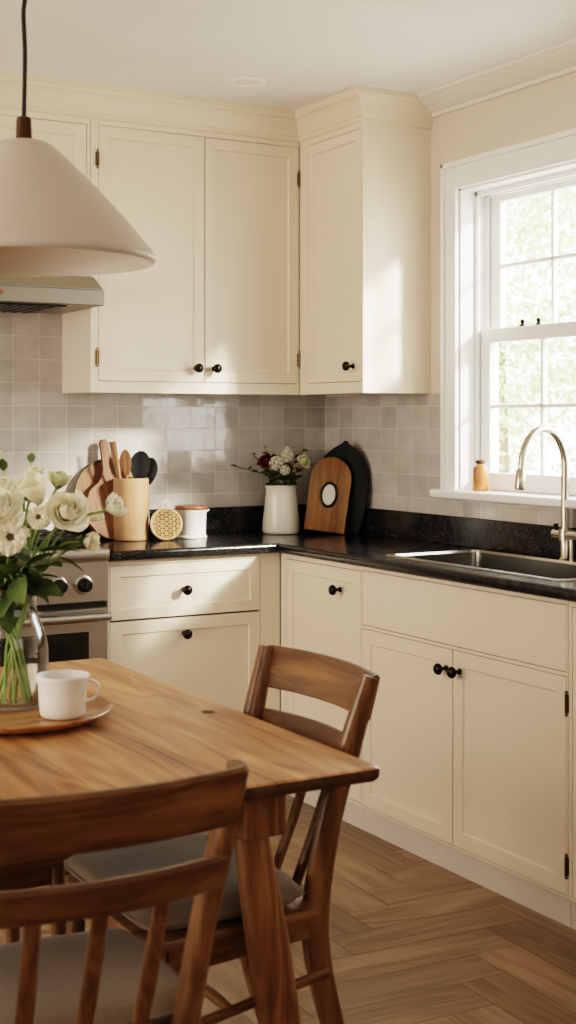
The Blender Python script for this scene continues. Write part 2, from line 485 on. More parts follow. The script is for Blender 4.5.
# tiled splashbacks, part of the walls
obj('tile_splashback', bx(-2.6, 0, -.007, 0, .88, 1.90), M['tile_x'], wb, label='greige glazed square tiles')
bm = bmesh.new(); box(bm, -.007, 0, -.838, -.007, .88, 1.459); box(bm, -.007, 0, -2.9, -.838, .88, 1.085)
obj('tile_splashback', bm, M['tile_y'], wr, label='greige glazed square tiles')

# crown mouldings
S(obj('trim_1', sweep_profile(bmesh.new(), [(0, -.745), (0, YF)],
    [(0, 2.470), (.010, 2.470), (.014, 2.478), (.014, 2.484), (.024, 2.488), (.040, 2.497), (.085, 2.522), (.096, 2.527), (.100, 2.533), (.100, 2.54), (0, 2.54)]), M['crown']))
S(obj('trim_2', sweep_profile(bmesh.new(), [(-2.6, -.298), (-.298, -.298), (-.298, -.745), (.0, -.745)],
    [(-.02, 2.428), (.0, 2.428), (.009, 2.434), (.009, 2.444), (.014, 2.450), (.018, 2.462), (.032, 2.496), (.040, 2.508), (.048, 2.512), (.052, 2.52), (.052, 2.54), (-.02, 2.54)]), M['cream_crown']))

# ------------------------------------------------------------------ window
win = thing('window_1', 'white double hung sash window over the sink', None, (0, 0, 0), kind='structure')
del_cat = win
bm = bmesh.new()   # casing with a raised back band
for (y0, y1, z0, z1) in ((WY1, -.838, 1.112, 2.283), (-2.243, WY0, 1.112, 2.283), (WY0, WY1, WZ1, 2.283)):
    box(bm, -.016, 0, y0, y1, z0, z1, .003, 1)
box(bm, -.026, 0, -.856, -.836, 1.112, 2.285, .004, 2); box(bm, -.026, 0, -2.245, -2.225, 1.112, 2.285, .004, 2)
box(bm, -.026, 0, -2.245, -.836, 2.265, 2.285, .004, 2)
box(bm, -.020, 0, WY1-.004, WY1+.008, 1.112, WZ1, .002, 1); box(bm, -.020, 0, WY0, WY1, WZ1-.004, WZ1+.008, .002, 1)
obj('window_casing', bm, M['white'], win)
bm = bmesh.new()   # jamb lining and stops
for y0, y1, s_ in ((WY1-.012, WY1+.0, -1), (WY0, WY0+.012, 1)):
    box(bm, 0, .17, y0, y1, WZ0, WZ1)
box(bm, 0, .17, WY0, WY1, WZ1-.012, WZ1)
for yy, sg in ((WY1-.012, -1), (WY0+.012, 1)):
    for xx in (.062, .108):
        box(bm, xx, xx+.012, min(yy, yy+sg*.016), max(yy, yy+sg*.016), WZ0, WZ1-.012, .002, 1)
for xx in (.062, .108): box(bm, xx, xx+.012, WY0, WY1, WZ1-.03, WZ1-.012, .002, 1)
obj('window_jamb', bm, M['white'], win)
obj('window_sill', bx(-.058, .17, -2.275, -.812, 1.082, 1.112, .008, 3), M['white'], win)

def sash(x0, x1, y0, y1, z0, z1, st, rb, rt, vm, hm):
    bm = bmesh.new()
    box(bm, x0, x1, y0, y0+st, z0, z1, .004, 2); box(bm, x0, x1, y1-st, y1, z0, z1, .004, 2)
    box(bm, x0, x1, y0+st-.002, y1-st+.002, z0, z0+rb, .004, 2); box(bm, x0, x1, y0+st-.002, y1-st+.002, z1-rt, z1, .004, 2)
    xm0, xm1 = x0+.004, x1-.004
    for y in vm: box(bm, xm0, xm1, y-.007, y+.007, z0+rb-.002, z1-rt+.002, .003, 1)
    for z in hm: box(bm, xm0, xm1, y0+st-.002, y1-st+.002, z-.007, z+.007, .003, 1)
    return bm
YA, YB = WY0+.030, WY1-.030
pw = .266
vm_u = [-1.003-pw*i for i in (1, 2, 3)]
us = obj('window_sash', sash(.122, .152, WY0+.013, WY1-.013, 1.645, 2.175, .066, .04, .035, vm_u, [1.911]), M['white'], win)
ls = obj('window_sash', sash(.076, .106, WY0+.013, WY1-.013, 1.113, 1.685, .066, .062, .05, vm_u, [1.409]), M['white'], win)
obj('window_pane', bx(.136, .139, WY0+.06, WY1-.06, 1.68, 2.15), M['pane'], us)
obj('window_pane', bx(.090, .093, WY0+.06, WY1-.06, 1.17, 1.64), M['pane'], ls)
for y in (-1.16, -1.245):
    bm = lathe(bmesh.new(), [(0, 1.683), (.011, 1.683), (.011, 1.69), (.005, 1.692), (.008, 1.702), (.005, 1.708), (0, 1.709)], 12, Matrix.Translation((.088, y, 0)))
    obj('sash_lock', bm, M['bronze'], ls, 40)

# ------------------------------------------------------------------ cabinets
def shaker(x0, x1, z0, z1, fw=.055, depth=.007, t=.02, flat=False):
    bm = bx(x0, x1, 0, t, z0, z1, .0012, 1)
    if flat: return bm
    f = max((f for f in bm.faces if f.normal.y < -.9 or f.calc_center_median().y < 1e-4), key=lambda f: f.calc_area())
    bmesh.ops.inset_region(bm, faces=[f], thickness=fw, depth=0)
    bmesh.ops.inset_region(bm, faces=[f], thickness=.005, depth=-depth)
    return bm

def knob_bm(x, z, s=1.0):
    Mx = Matrix.Translation((x, 0, z)) @ Matrix.Rotation(PI/2, 4, 'X') @ Matrix.Scale(s, 4)
    return lathe(bmesh.new(), [(.008, 0), (.008, .002), (.005, .005), (.0045, .014), (.010, .018), (.0145, .023), (.015, .028), (.012, .033), (.006, .036), (0, .0365)], 20, Mx)

def hinge_bm(x, z):
    bm = bmesh.new()
    tube(bm, [(x, -.004, z-.026), (x, -.004, z+.026)], .0045, 8)
    for s_ in (-.031, .031): lathe(bm, [(0, -.004), (.004, -.002), (.004, .002), (0, .004)], 8, Matrix.Translation((x, -.004, z+s_)))
    box(bm, x-.007, x+.007, -.002, .0, z-.024, z+.024)
    return bm

def cabinet(name, label, cat, loc, rot, w, zb, zt, depth, frames, fronts, plinth=False, ends=(False, False), group=None, ctop=None):
    t = thing(name, label, cat, loc, rot, group)
    obj('carcass', bx(.003, w-.003, .03, depth, zb+.0015, ctop or zt), M['cream'], t)
    obj('dark_fill', bx(.006, w-.006, .0225, .0295, zb+.004, zt-.004), M['dark_fill'], t, label='dark sheet painting the shade in the door gaps')  # thin dark sheet stands in for the shade between the fronts
    bm = bmesh.new()
    for (x0, x1, z0, z1) in frames: box(bm, x0, x1, 0, .022, z0, z1, .0008, 1)
    obj('face_frame', bm, M['cream'], t)
    for e, x in zip(ends, (0, w-.003)):
        if e: obj('end_panel', bx(x, x+.003, .0222, depth, zb, zt), M['cream'], t)
    if plinth:
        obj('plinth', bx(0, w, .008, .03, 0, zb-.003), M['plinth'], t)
    for f in fronts:
        x0, x1, z0, z1 = f['r']
        g = .0018
        d = obj(f['kind'], shaker(x0+g, x1-g, z0+g, z1-g, f.get('fw', .055), flat=f.get('flat', False)), M['cream'], t)
        if 'knob' in f: obj('knob', knob_bm(*f['knob'], 1.18), M['bronze'], d, 40, 'dark bronze knob')
        for h in f.get('hinges', ()): obj('hinge', hinge_bm(*h), M['hinge'], d, 40, 'dark brass hinge')
    return t

ZB, ZT = 1.459, 2.43
# big double-door wall cabinet: x -1.148 .. -.300
X0 = -1.156; w = .857
cabinet('wall_cabinet', 'wide cream double-door wall cabinet above the crock and jug, left of the corner', 'cabinet', (X0, -.298, 0), 0, w, ZB, ZT, .296,
    [(0, .028, ZB, ZT), (w-.004, w, ZB, ZT), (.028, w-.004, ZB, 1.500), (.028, w-.004, 2.412, ZT)],
    [dict(kind='door', r=(.028, .451, 1.500, 2.412), knob=(.412, 1.553), hinges=[(.025, 2.289), (.025, 1.585)]),
     dict(kind='door', r=(.451, w-.004, 1.500, 2.412), knob=(.488, 1.553), hinges=[(w-.003, 2.289), (w-.003, 1.594)])])
# cabinet above the hood
X0 = -2.05; w = .892
cabinet('wall_cabinet', 'cream wall cabinet over the steel hood, behind the pendant lamp', 'cabinet', (X0, -.298, 0), 0, w, 1.870, ZT, .296,
    [(0, .025, 1.87, ZT), (w-.012, w, 1.87, ZT), (.025, w-.012, 1.87, 1.90), (.025, w-.012, 2.408, ZT)],
    [dict(kind='door', r=(.025, .456, 1.90, 2.408)), dict(kind='door', r=(.456, w-.012, 1.90, 2.408))])
# single-door cabinet on the window wall, its end panel faces the room
w = .445
cabinet('wall_cabinet', 'narrow cream single-door wall cabinet beside the window, with one knob', 'cabinet', (-.298, -.300, 0), -PI/2, w, ZB, ZT, .298,
    [(0, .062, ZB, ZT), (w-.012, w, ZB, ZT), (.062, w-.012, ZB, 1.500), (.062, w-.012, 2.408, ZT)],
    [dict(kind='door', r=(.062, w-.012, 1.500, 2.408), fw=.05, knob=(.380, 1.556))], ends=(False, True))

# base units
BZ0, BZ1 = .078, .879
w = .675
bd = cabinet('base_cabinet', 'cream base cabinet with two knobbed drawers right of the range', 'cabinet', (-1.172, -.495, 0), 0, w, BZ0, BZ1, .49,
    [(0, .006, BZ0, BZ1), (.594, w, BZ0, BZ1), (.006, .594, .862, BZ1), (.006, .594, BZ0, .088)],
    [dict(kind='drawer', r=(.006, .594, .672, .862), knob=(.287, .766), fw=.052), dict(kind='drawer', r=(.006, .594, .088, .669), knob=(.287, .612), fw=.058)], plinth=True)
w = .540
cabinet('base_cabinet', 'narrow cream base cabinet with a tall single front at the inner corner', 'cabinet', (-.495, -.497, 0), -PI/2, w, BZ0, BZ1, .49,
    [(0, .040, BZ0, BZ1), (w-.004, w, BZ0, BZ1), (.040, w-.004, .860, BZ1), (.040, w-.004, BZ0, .088)],
    [dict(kind='door', r=(.040, w-.004, .088, .860), fw=.06, knob=(.41, .785))], plinth=True)
w = 1.018
cabinet('base_cabinet', 'wide cream sink cabinet with two doors under a plain false drawer front', 'cabinet', (-.495, -1.038, 0), -PI/2, w, BZ0, BZ1, .49,
    [(0, .005, BZ0, BZ1), (w-.006, w, BZ0, BZ1), (.005, w-.006, .864, BZ1), (.005, w-.006, BZ0, .084), (.005, w-.006, .672, .682)],
    [dict(kind='false_front', r=(.005, w-.006, .682, .864), flat=True),
     dict(kind='door', r=(.005, .503, .084, .672), fw=.062, knob=(.472, .611)),
     dict(kind='door', r=(.503, w-.006, .084, .672), fw=.062, knob=(.540, .611), hinges=[(w-.004, .60), (w-.004, .165)])], plinth=True, ctop=.70)
w = .62
cabinet('base_cabinet', 'cream base cabinet at the right frame edge past the sink doors', 'cabinet', (-.495, -2.058, 0), -PI/2, w, BZ0, BZ1, .49,
    [(0, .012, BZ0, BZ1), (w-.02, w, BZ0, BZ1), (.012, w-.02, .862, BZ1), (.012, w-.02, BZ0, .086)],
    [dict(kind='door', r=(.012, w-.02, .086, .862), fw=.06)], plinth=True)

# ------------------------------------------------------------------ worktop (L) with sink cut-out and upstand
SX0, SX1, SY0, SY1 = -.440, -.075, -1.960, -1.115   # sink opening
bm = bmesh.new()
T0, T1, F = .881, .915, -.525
box(bm, -1.176, F, -.525, -.0075, T0, T1, 0)
def slab(x0, x1, y0, y1): box(bm, x0, x1, y0, y1, T0, T1, 0)
slab(F, -.0075, SY1, -.0075)
slab(F, SX0, SY0, SY1); slab(SX1, -.0075, SY0, SY1); slab(F, -.0075, -2.72, SY0)
bmesh.ops.remove_doubles(bm, verts=bm.verts, dist=1e-5)
ct = obj('worktop', bm, M['granite'])
tag(ct, 'polished black granite L-shaped worktop with speckles, on the cream base cabinets', 'worktop')
bm = bmesh.new()
box(bm, -1.176, -.0075, -.024, -.0075, T1+.0005, 1.018, .002, 1); box(bm, -.024, -.0075, -2.72, -.0245, T1+.0005, 1.018, .002, 1)
obj('upstand', bm, M['granite'], ct)
bm = bmesh.new()   # rounded nosing
for z0 in (0,):
    loft(bm, [(-1.176, -.5255, .898), (-.5255, -.5255, .898)], [(.006, .016)]*2, n=12, power=2.5)
    loft(bm, [(-.5255, -.5255, .898), (-.5255, -2.72, .898)], [(.006, .016)]*2, n=12, power=2.5)
obj('worktop_edge', bm, M['granite'], ct, 60)

# ------------------------------------------------------------------ sink
sk = thing('sink', 'rectangular stainless steel sink set into the black worktop under the window', 'sink', (SX0, SY1, .9155), 0)
W, L_ = SX1-SX0, SY1-SY0
bm = bmesh.new()
def rr(x0, x1, y0, y1, r, z, n=6):
    out = []
    for cx, cy, a0 in ((x1-r, y1-r, 0), (x0+r, y1-r, PI/2), (x0+r, y0+r, PI), (x1-r, y0+r, 3*PI/2)):
        for i in range(n+1):
            a = a0+PI/2*i/n; out.append(bm.verts.new((cx+r*math.cos(a), cy+r*math.sin(a), z)))
    return out
loops = [rr(.004, W-.004, -L_+.004, -.004, .022, .0),    # outer flange edge (x0..)
         rr(-.014, W+.010, -L_-.014, .014, .03, .0), rr(-.013, W+.009, -L_-.013, .013, .03, .004), rr(.006, W-.006, -L_+.006, -.006, .028, .004), rr(.012, W-.012, -L_+.012, -.012, .028, -.004),
         rr(.016, W-.016, -L_+.016, -.016, .035, -.165), rr(.04, W-.04, -L_+.04, -.04, .03, -.185)]
for a, b in zip(loops, loops[1:]):
    for i in range(len(a)): bm.faces.new((a[i], a[(i+1) % len(a)], b[(i+1) % len(a)], b[i]))
bm.faces.new(loops[-1])
obj('basin', bm, M['sink_steel'], sk, 35)
bm = lathe(bmesh.new(), [(.042, -.184), (.042, -.181), (.034, -.180), (.030, -.183), (0, -.183)], 24, Matrix.Translation((W*.5, -L_*.5, 0)))
obj('drain', bm, M['nickel'], sk, 40)

# ------------------------------------------------------------------ tap
tp = thing('kitchen_tap', 'tall brushed nickel gooseneck tap behind the sink', 'tap', (-.048, -1.535, .9155), 0)
bm = lathe(bmesh.new(), [(0, 0), (.026, 0), (.026, .004), (.018, .008), (.0155, .012), (.0155, .075), (0, .075)], 24)
obj('tap_base', bm, M['nickel'], tp, 40)
bm = bmesh.new()
loft(bm, [(0, .052, .082), (0, -.075, .082)], [(.016, .016)]*2, n=14, power=2)
lathe(bm, [(0, .0), (.021, .0), (.021, .036), (0, .036)], 20, Matrix.Translation((0, 0, .064)))
obj('valve_bar', bm, M['nickel'], tp, 40)
bm = bmesh.new()
tube(bm, [(0, -.03, .0), (0, -.03, .08)], .009, 12); lathe(bm, [(0, 0), (.016, 0), (.016, .004), (0, .004)], 16, Matrix.Translation((0, -.03, 0)))
obj('supply_leg', bm, M['nickel'], tp, 40)
bm = lathe(bmesh.new(), [(0, 0), (.006, 0), (.006, .008), (.009, .012), (.007, .017), (0, .018)], 14, Matrix.Translation((0, .045, .0975)))
obj('lever', bm, M['bronze'], tp, 40, 'small dark lever cap')
H = .30
arc = [(0, 0, .09), (0, 0, .20), (0, 0, H)]
R = .083
for i in range(1, 13):
    a = PI*i/12*.94
    arc.append((-R+R*math.cos(a), .012*i/12, H+1.42*R*math.sin(a)))
xe, ye, ze = arc[-1]
arc += [(xe-.003, ye, ze-.035)]
bm = tube(bmesh.new(), smoothpath(arc, 4), [.0145, .0135, .0125, .0125, .012, .012, .012], 16)
sp = obj('spout', bm, M['nickel'], tp, 40)
bm = loft(bmesh.new(), [(xe-.003, ye, ze-.030), (xe-.0045, ye, ze-.036), (xe-.0095, ye, ze-.088), (xe-.010, ye, ze-.095)], [(.0125, .0125), (.0155, .0155), (.0165, .0165), (.0145, .0145)], up=(0, 1, 0), n=18, power=2)
obj('spray_head', bm, M['nickel'], sp, 40)

# ------------------------------------------------------------------ range
RG = thing('range_cooker', 'stainless steel range cooker with black knobs left of the drawers', 'cooker', (-1.945, -.53, 0), 0)
w = .762
bm = bmesh.new(); box(bm, 0, w, .02, .52, .09, .905, .003, 1)
obj('body', bm, M['steel'], RG)
bm = bmesh.new(); loft(bm, [(0, .012, .906), (w, .012, .906)], [(.020, .022)]*2, n=16, power=3)
box(bm, 0, w, .012, .515, .905, .925, .003, 1)
ck = obj('cooktop', bm, M['steel'], RG, 40)
bm = bmesh.new(); box(bm, .03, w-.03, .05, .49, .926, .932)
for i in range(3):
    x0 = .04+i*.23
    for yy in (.07, .17, .27, .37, .47): box(bm, x0, x0+.215, yy-.007, yy+.007, .945, .962, .004, 1)
    for xx in (x0, x0+.07, x0+.145, x0+.215): box(bm, xx-.007, xx+.007, .065, .475, .942, .958, .004, 1)
    for xx in (x0, x0+.215):
        for yy in (.07, .47): box(bm, xx-.008, xx+.008, yy-.008, yy+.008, .931, .95)
    for yy in (.17, .37): lathe(bm, [(0, .951), (.045, .951), (.05, .945), (.05, .932), (0, .932)], 18, Matrix.Translation((x0+.107, yy, 0)))
obj('grate', bm, M['black'], ck, 40, 'black cast iron grates')
obj('control_panel', bx(0, w, .0, .022, .748, .885, .003, 1), M['steel'], RG)
for x in (.08, .19, .30, .41, .582, .670):
    Mx = Matrix.Translation((x, 0, .808)) @ Matrix.Rotation(PI/2, 4, 'X')
    bm = lathe(bmesh.new(), [(0, 0), (.033, 0), (.033, .004), (.028, .008), (.024, .008)], 24, Mx)
    kb = obj('bezel', bm, M['steel'], RG, 40)
    bm = lathe(bmesh.new(), [(.024, .006), (.024, .012), (.021, .034), (.017, .039), (0, .040)], 20, Mx)
    box(bm, x-.006, x+.006, -.045, -.034, .808-.02, .808+.02, .003, 1)
    obj('knob', bm, M['black_plastic'], kb, 40, 'black control knob')
obj('black_gap', bx(.004, w-.004, .012, .022, .728, .747), M['black'], RG)  # plain black strip between control panel and oven door
dr = obj('oven_door', bx(.004, w-.004, .0, .02, .17, .726, .003, 1), M['steel'], RG)
obj('door_window', bx(.09, .690, -.002, .003, .30, .650, .001, 1), M['oven_glass'], dr, label='black glass oven window')
bm = bmesh.new(); loft(bm, [(.02, -.042, .702), (w-.012, -.042, .702)], [(.014, .014)]*2, n=14, power=2)
for x in (.04, w-.03): loft(bm, [(x, 0, .702), (x, -.04, .702)], [(.009, .009)]*2, n=10, power=2)
obj('handle', bm, M['steel'], dr, 40)
obj('kick_drawer', bx(.004, w-.004, .0, .02, .085, .165, .003, 1), M['steel'], RG)
for x in (.05, w-.05):
    for y in (.06, .46): obj('foot', lathe(bmesh.new(), [(0, 0), (.02, 0), (.02, .01), (.014, .02), (.014, .092), (0, .092)], 14, Matrix.Translation((x, y, 0))), M['black'], RG, 40)

# hood
HD = thing('range_hood', 'satin steel extractor hood under the wall cabinet, above the cooker', 'hood', (-1.96, 0, 1.757), 0)
w = .803
obj('lip', bx(0, w, -.425, -.0075, .0, .054, .002, 1), M['hood'], HD)
bm = bmesh.new()
pr = [(-.425, .0545), (-.425, .058), (-.335, .108), (-.2985, .112), (-.008, .112), (-.008, .0545)]
va = [bm.verts.new((0.004, y, z)) for y, z in pr]; vb = [bm.verts.new((w-.004, y, z)) for y, z in pr]
bm.faces.new(va); bm.faces.new(vb[::-1])
for i in range(len(pr)): bm.faces.new((va[i], vb[i], vb[(i+1) % len(pr)], va[(i+1) % len(pr)]))
obj('canopy', bm, M['hood'], HD)
bm = bmesh.new()
box(bm, .05, w-.12, -.38, -.06, -.006, -.0005)
for i in range(16): box(bm, .06+i*.038, .06+i*.038+.012, -.37, -.07, -.009, -.005)
obj('grease_filter', bm, M['black'], HD, label='dark slotted grease filter')
Mx = Matrix.Translation((.435, -.425, .032)) @ Matrix.Rotation(PI/2, 4, 'X')
obj('button', lathe(bmesh.new(), [(.0085, 0), (.0085, .003), (.006, .005), (0, .005)], 16, Mx), M['copper'], HD, 40, 'small round amber button')
obj('lamp_lens', bx(.63, .70, -.33, -.27, -.004, -.0005), M['ceramic'], HD)

# ------------------------------------------------------------------ table
TX0, TX1, TY0, TY1 = -2.62, -1.632, -2.866, -1.572
tb = thing('dining_table', 'rectangular oak dining table with a planked top and round splayed legs', 'table', ((TX0+TX1)/2, (TY0+TY1)/2, 0), 0)
hw, hl = (TX1-TX0)/2, (TY1-TY0)/2
def rrect(hx, hy, r, n=6):
    out = []
    for cx, cy, a0 in ((hx-r, hy-r, 0), (-hx+r, hy-r, PI/2), (-hx+r, -hy+r, PI), (hx-r, -hy+r, 3*PI/2)):
        for i in range(n+1):
            a = a0+PI/2*i/n; out.append((cx+r*math.cos(a), cy+r*math.sin(a)))
    return out
bm = bmesh.new()
def slab_mesh(levels, close_bottom=True, close_top=True):
    bm = bmesh.new(); rings = [[bm.verts.new((x, y, z)) for x, y in rrect(hw-ins, hl-ins, .016)] for ins, z in levels]
    for a, b in zip(rings, rings[1:]):
        for i in range(len(a)): bm.faces.new((a[i], a[(i+1) % len(a)], b[(i+1) % len(a)], b[i]))
    if close_bottom: bm.faces.new(rings[0][::-1])
    if close_top: bm.faces.new(rings[-1])
    return bm
top = obj('tabletop', slab_mesh([(.0008, .7462), (.002, .7475), (.005, .7495), (.008, .750)]), M['table'], tb, 40)
obj('table_edge', slab_mesh([(.016, .722), (.006, .724), (.001, .730), (.0, .741), (.0008, .7460)]), M['table_edge'], tb, 40, 'darker edge of the tabletop with painted-in shade')
# a dark knot in the wood: shallow disc inlay
ly = hl-.135
LXR, LXL = hw-.192, -hw+.062
for sx, lx in ((1, LXR), (-1, LXL)):
    for sy in (-1, 1):
        cx = lx+.006*sx
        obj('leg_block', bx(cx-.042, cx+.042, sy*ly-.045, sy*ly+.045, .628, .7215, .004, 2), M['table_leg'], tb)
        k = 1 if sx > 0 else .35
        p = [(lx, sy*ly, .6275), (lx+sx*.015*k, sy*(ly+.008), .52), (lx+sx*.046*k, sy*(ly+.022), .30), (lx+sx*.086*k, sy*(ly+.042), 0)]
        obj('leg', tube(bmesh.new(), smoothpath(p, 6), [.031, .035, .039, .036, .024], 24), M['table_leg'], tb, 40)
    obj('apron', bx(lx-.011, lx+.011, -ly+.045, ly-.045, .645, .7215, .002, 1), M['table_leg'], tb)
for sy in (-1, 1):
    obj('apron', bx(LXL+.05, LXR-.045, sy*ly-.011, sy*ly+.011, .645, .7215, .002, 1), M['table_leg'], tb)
obj('knot', lathe(bmesh.new(), [(.014, .7500), (.013, .7504), (0, .7504)], 14, Matrix.Translation((.43, -.089, 0)) @ Matrix.Diagonal((1.0, 1.2, 1, 1))), M['dark_fill'], top, label='dark oval knot in the grain')

# ------------------------------------------------------------------ chairs
def make_chair(label, loc, rot):
    t = thing('dining_chair', label, 'chair', loc, rot, 'walnut ladder-back dining chairs')
    
    back = lambda z: -.237-.096*max(0, (z-.44)/.42)**1.15
    hx = lambda z: .154+.050*min(1, max(0, (z-.40)/.45))
    for s_ in (-1, 1):
        p = [(s_*(hx(0)+.020), -.335, 0), (s_*(hx(0)+.010), -.282, .16), (s_*hx(.32), -.244, .32), (s_*hx(.44), -.237, .44), (s_*hx(.60), -.257, .60), (s_*hx(.74), -.293, .74), (s_*hx(.866), -.331, .866)]
        bm = loft(bmesh.new(), smoothpath(p, 5), [(.014, .016), (.016, .021), (.017, .026), (.017, .027), (.016, .024), (.016, .022), (.014, .018)], up=(0, 1, 0), n=16, power=3.0)
        obj('back_post', bm, M['chair_z'], t, 50)
    # curved rails between the posts: bow backwards at the middle
    def rail(z0, z1, th, bow, ext):
        bm = bmesh.new(); n = 14; ring = []
        for i in range(n+1):
            u = -1+2*i/n; x = u*(hx((z0+z1)/2)+ext)
            q = []
            for z, e in ((z0, 1), (z1, 1)):
                y = back(z)-bow*(1-u*u)-.006
                q.append((y, z))
            (ya, za), (yb, zb) = q
            tt = th/2
            sec = [(ya-tt, za+.004), (ya-tt*.4, za), (ya+tt*.4, za), (ya+tt, za+.004), (yb+tt, zb-.006), (yb+tt*.5, zb), (yb-tt*.5, zb), (yb-tt, zb-.006)]
            ring.append([bm.verts.new((x, y, z)) for y, z in sec])
        for a, b in zip(ring, ring[1:]):
            for k in range(8): bm.faces.new((a[k], a[(k+1) % 8], b[(k+1) % 8], b[k]))
        bm.faces.new(ring[0]); bm.faces.new(ring[-1][::-1])
        return bm
    obj('top_rail', rail(.782, .868, .018, .034, .007), M['chair_x'], t, 50)
    obj('lower_rail', rail(.686, .738, .018, .034, .007), M['chair_x'], t, 50)
    for x in (-.092, 0, .092):
        u = x/.2; yb = back(.69)-.034*(1-u*u)-.006
        bm = loft(bmesh.new(), [(x*.92, -.228, .435), (x*.96, (yb-.228)/2-.002, .56), (x, yb, .69)], [(.0115, .0075), (.0125, .0075), (.0115, .007)], up=(0, 1, 0), n=10, power=3)
        obj('spindle', bm, M['chair_z'], t, 50)
    # seat
    bm = bmesh.new()
    pts = [(-.206, -.212), (-.222, .10), (-.205, .132), (-.17, .142), (.17, .142), (.205, .132), (.222, .10), (.206, -.212), (.14, -.226), (-.14, -.226)]
    prism(bm, pts, .425, .445, .004, Matrix(((1, 0, 0, 0), (0, 0, 1, 0), (0, 1, 0, 0), (0, 0, 0, 1))))
    obj('seat', bm, M['chair_y'], t, 40)
    for s_ in (-1, 1):
        p = [(s_*.190, .112, .4245), (s_*.194, .117, .25), (s_*.198, .124, 0)]
        obj('front_leg', loft(bmesh.new(), p, [(.018, .018), (.017, .017), (.0125, .0125)], up=(0, 1, 0), n=14, power=3), M['chair_z'], t, 50)
    for s_ in (-1, 1):
        obj('seat_rail', loft(bmesh.new(), [(s_*.158, -.225, .398), (s_*.197, .095, .398)], [(.009, .026)]*2, n=12, power=6), M['chair_y'], t, 50)
        obj('side_stretcher', loft(bmesh.new(), [(s_*.170, -.255, .305), (s_*.195, .118, .262)], [(.008, .010)]*2, n=10, power=2.4), M['chair_y'], t, 50)
    obj('seat_rail', bx(-.172, .172, .100, .118, .372, .4245, .002, 1), M['chair_x'], t)
    obj('seat_rail', bx(-.142, .142, -.236, -.218, .372, .4245, .002, 1), M['chair_x'], t)
    obj('cross_stretcher', loft(bmesh.new(), [(-.183, -.04, .281), (.183, -.04, .281)], [(.009, .009)]*2, n=10, power=2.4), M['chair_x'], t, 50)
    return t
spots = [((-1.860, -2.465, 0), PI/2, 'walnut dining chair tucked in at the right long side of the table'),
         ((-2.255, -2.808, 0), math.radians(-3.0), 'walnut dining chair nearest the viewer, its curved back at the lower left')]
ch = make_chair(spots[0][2], spots[0][0], spots[0][1])
for l, r, lab in spots[1:]: dup(ch, l, r, lab)

def cushion_bm(w, d, h, seed):
    rnd = random.Random(seed); bm = bmesh.new(); n = 22
    ph = [rnd.uniform(0, 6) for _ in range(6)]
    def pt(i, j, top):
        u, v = -1+2*i/n, -1+2*j/n
        # superellipse corners
        k = (abs(u)**9+abs(v)**9)**(1/9) if (u or v) else 1
        m = max(abs(u), abs(v)); s_ = m/k if k > 0 else 1
        s_ = 1 if m < 1e-6 else s_
        x, y = u*s_, v*s_
        e = max(0, 1-m**5)**.42
        z = h*.5*e*(1+.10*math.sin(3*u+ph[0])*math.cos(2.4*v+ph[1])+.05*math.sin(7*u+ph[2]+3*v)) if top else -h*.5*e
        taper = 1-.045*(y < 0)*abs(y)
        return (x*w/2*taper, y*d/2, h*.5+z)
    T = [[bm.verts.new(pt(i, j, True)) for j in range(n+1)] for i in range(n+1)]
    B = [[T[i][j] if i in (0, n) or j in (0, n) else bm.verts.new(pt(i, j, False)) for j in range(n+1)] for i in range(n+1)]
    for i in range(n):
        for j in range(n):
            bm.faces.new((T[i][j], T[i+1][j], T[i+1][j+1], T[i][j+1]))
            bm.faces.new((B[i][j], B[i][j+1], B[i+1][j+1], B[i+1][j]))
    return bm
for i, ((l, r, _), lab) in enumerate(zip(spots, ('grey linen cushion on the right-hand chair, its pale corner beside the table leg', 'grey linen cushion on the nearest chair, behind its slatted back'))):
    c = thing('seat_cushion', lab, 'cushion', (l[0], l[1], .4455), r, 'linen seat cushions')
    off = Matrix.Translation((0, -.027, 0))
    bm = cushion_bm(.438, .346, .056, i)
    for v in bm.verts: v.co = off @ v.co
    obj('cover', bm, M['linen'], c, 80)
    bm = bmesh.new()   # piped seam round the edge
    pp = []
    for k in range(49):
        a = 2*PI*k/48; cu, su = math.cos(a), math.sin(a); q = (abs(cu)**9+abs(su)**9)**(-1/9)
        y = su*q; tp_ = 1-.045*(y < 0)*abs(y)
        pp.append((cu*q*.219*tp_, y*.173-.027, .028))
    loft(bm, pp, [(.003, .003)]*len(pp), n=6, power=2, cap=False)
    obj('piping', bm, M['linen'], c, 80)

# low stool pushed under the table
st = thing('stool', 'low dark wooden stool with a grey pad under the table, behind the near chair', 'stool', (-2.140, -1.935, 0), 0)
obj('seat', bx(-.24, .24, -.19, .19, .418, .446, .006, 2), M['chair_x'], st)
for sx in (-1, 1):
    for sy in (-1, 1):
        obj('leg', loft(bmesh.new(), [(sx*.195, sy*.150, .4175), (sx*.200, sy*.155, .2), (sx*.205, sy*.160, 0)], [(.017, .017), (.016, .016), (.012, .012)], up=(0, 1, 0), n=14, power=3), M['chair_z'], st, 50)
for sy in (-1, 1):
    obj('rail', bx(-.178, .178, sy*.150-.009, sy*.150+.009, .372, .4175, .002, 1), M['chair_x'], st)
for sx in (-1, 1):
    obj('rail', bx(sx*.195-.009, sx*.195+.009, -.133, .133, .372, .4175, .002, 1), M['chair_y'], st)
pad = obj('pad', cushion_bm(.46, .36, .034, 9), M['linen'], st, 80, 'grey linen seat pad')
pad.location = (0, 0, .4465)

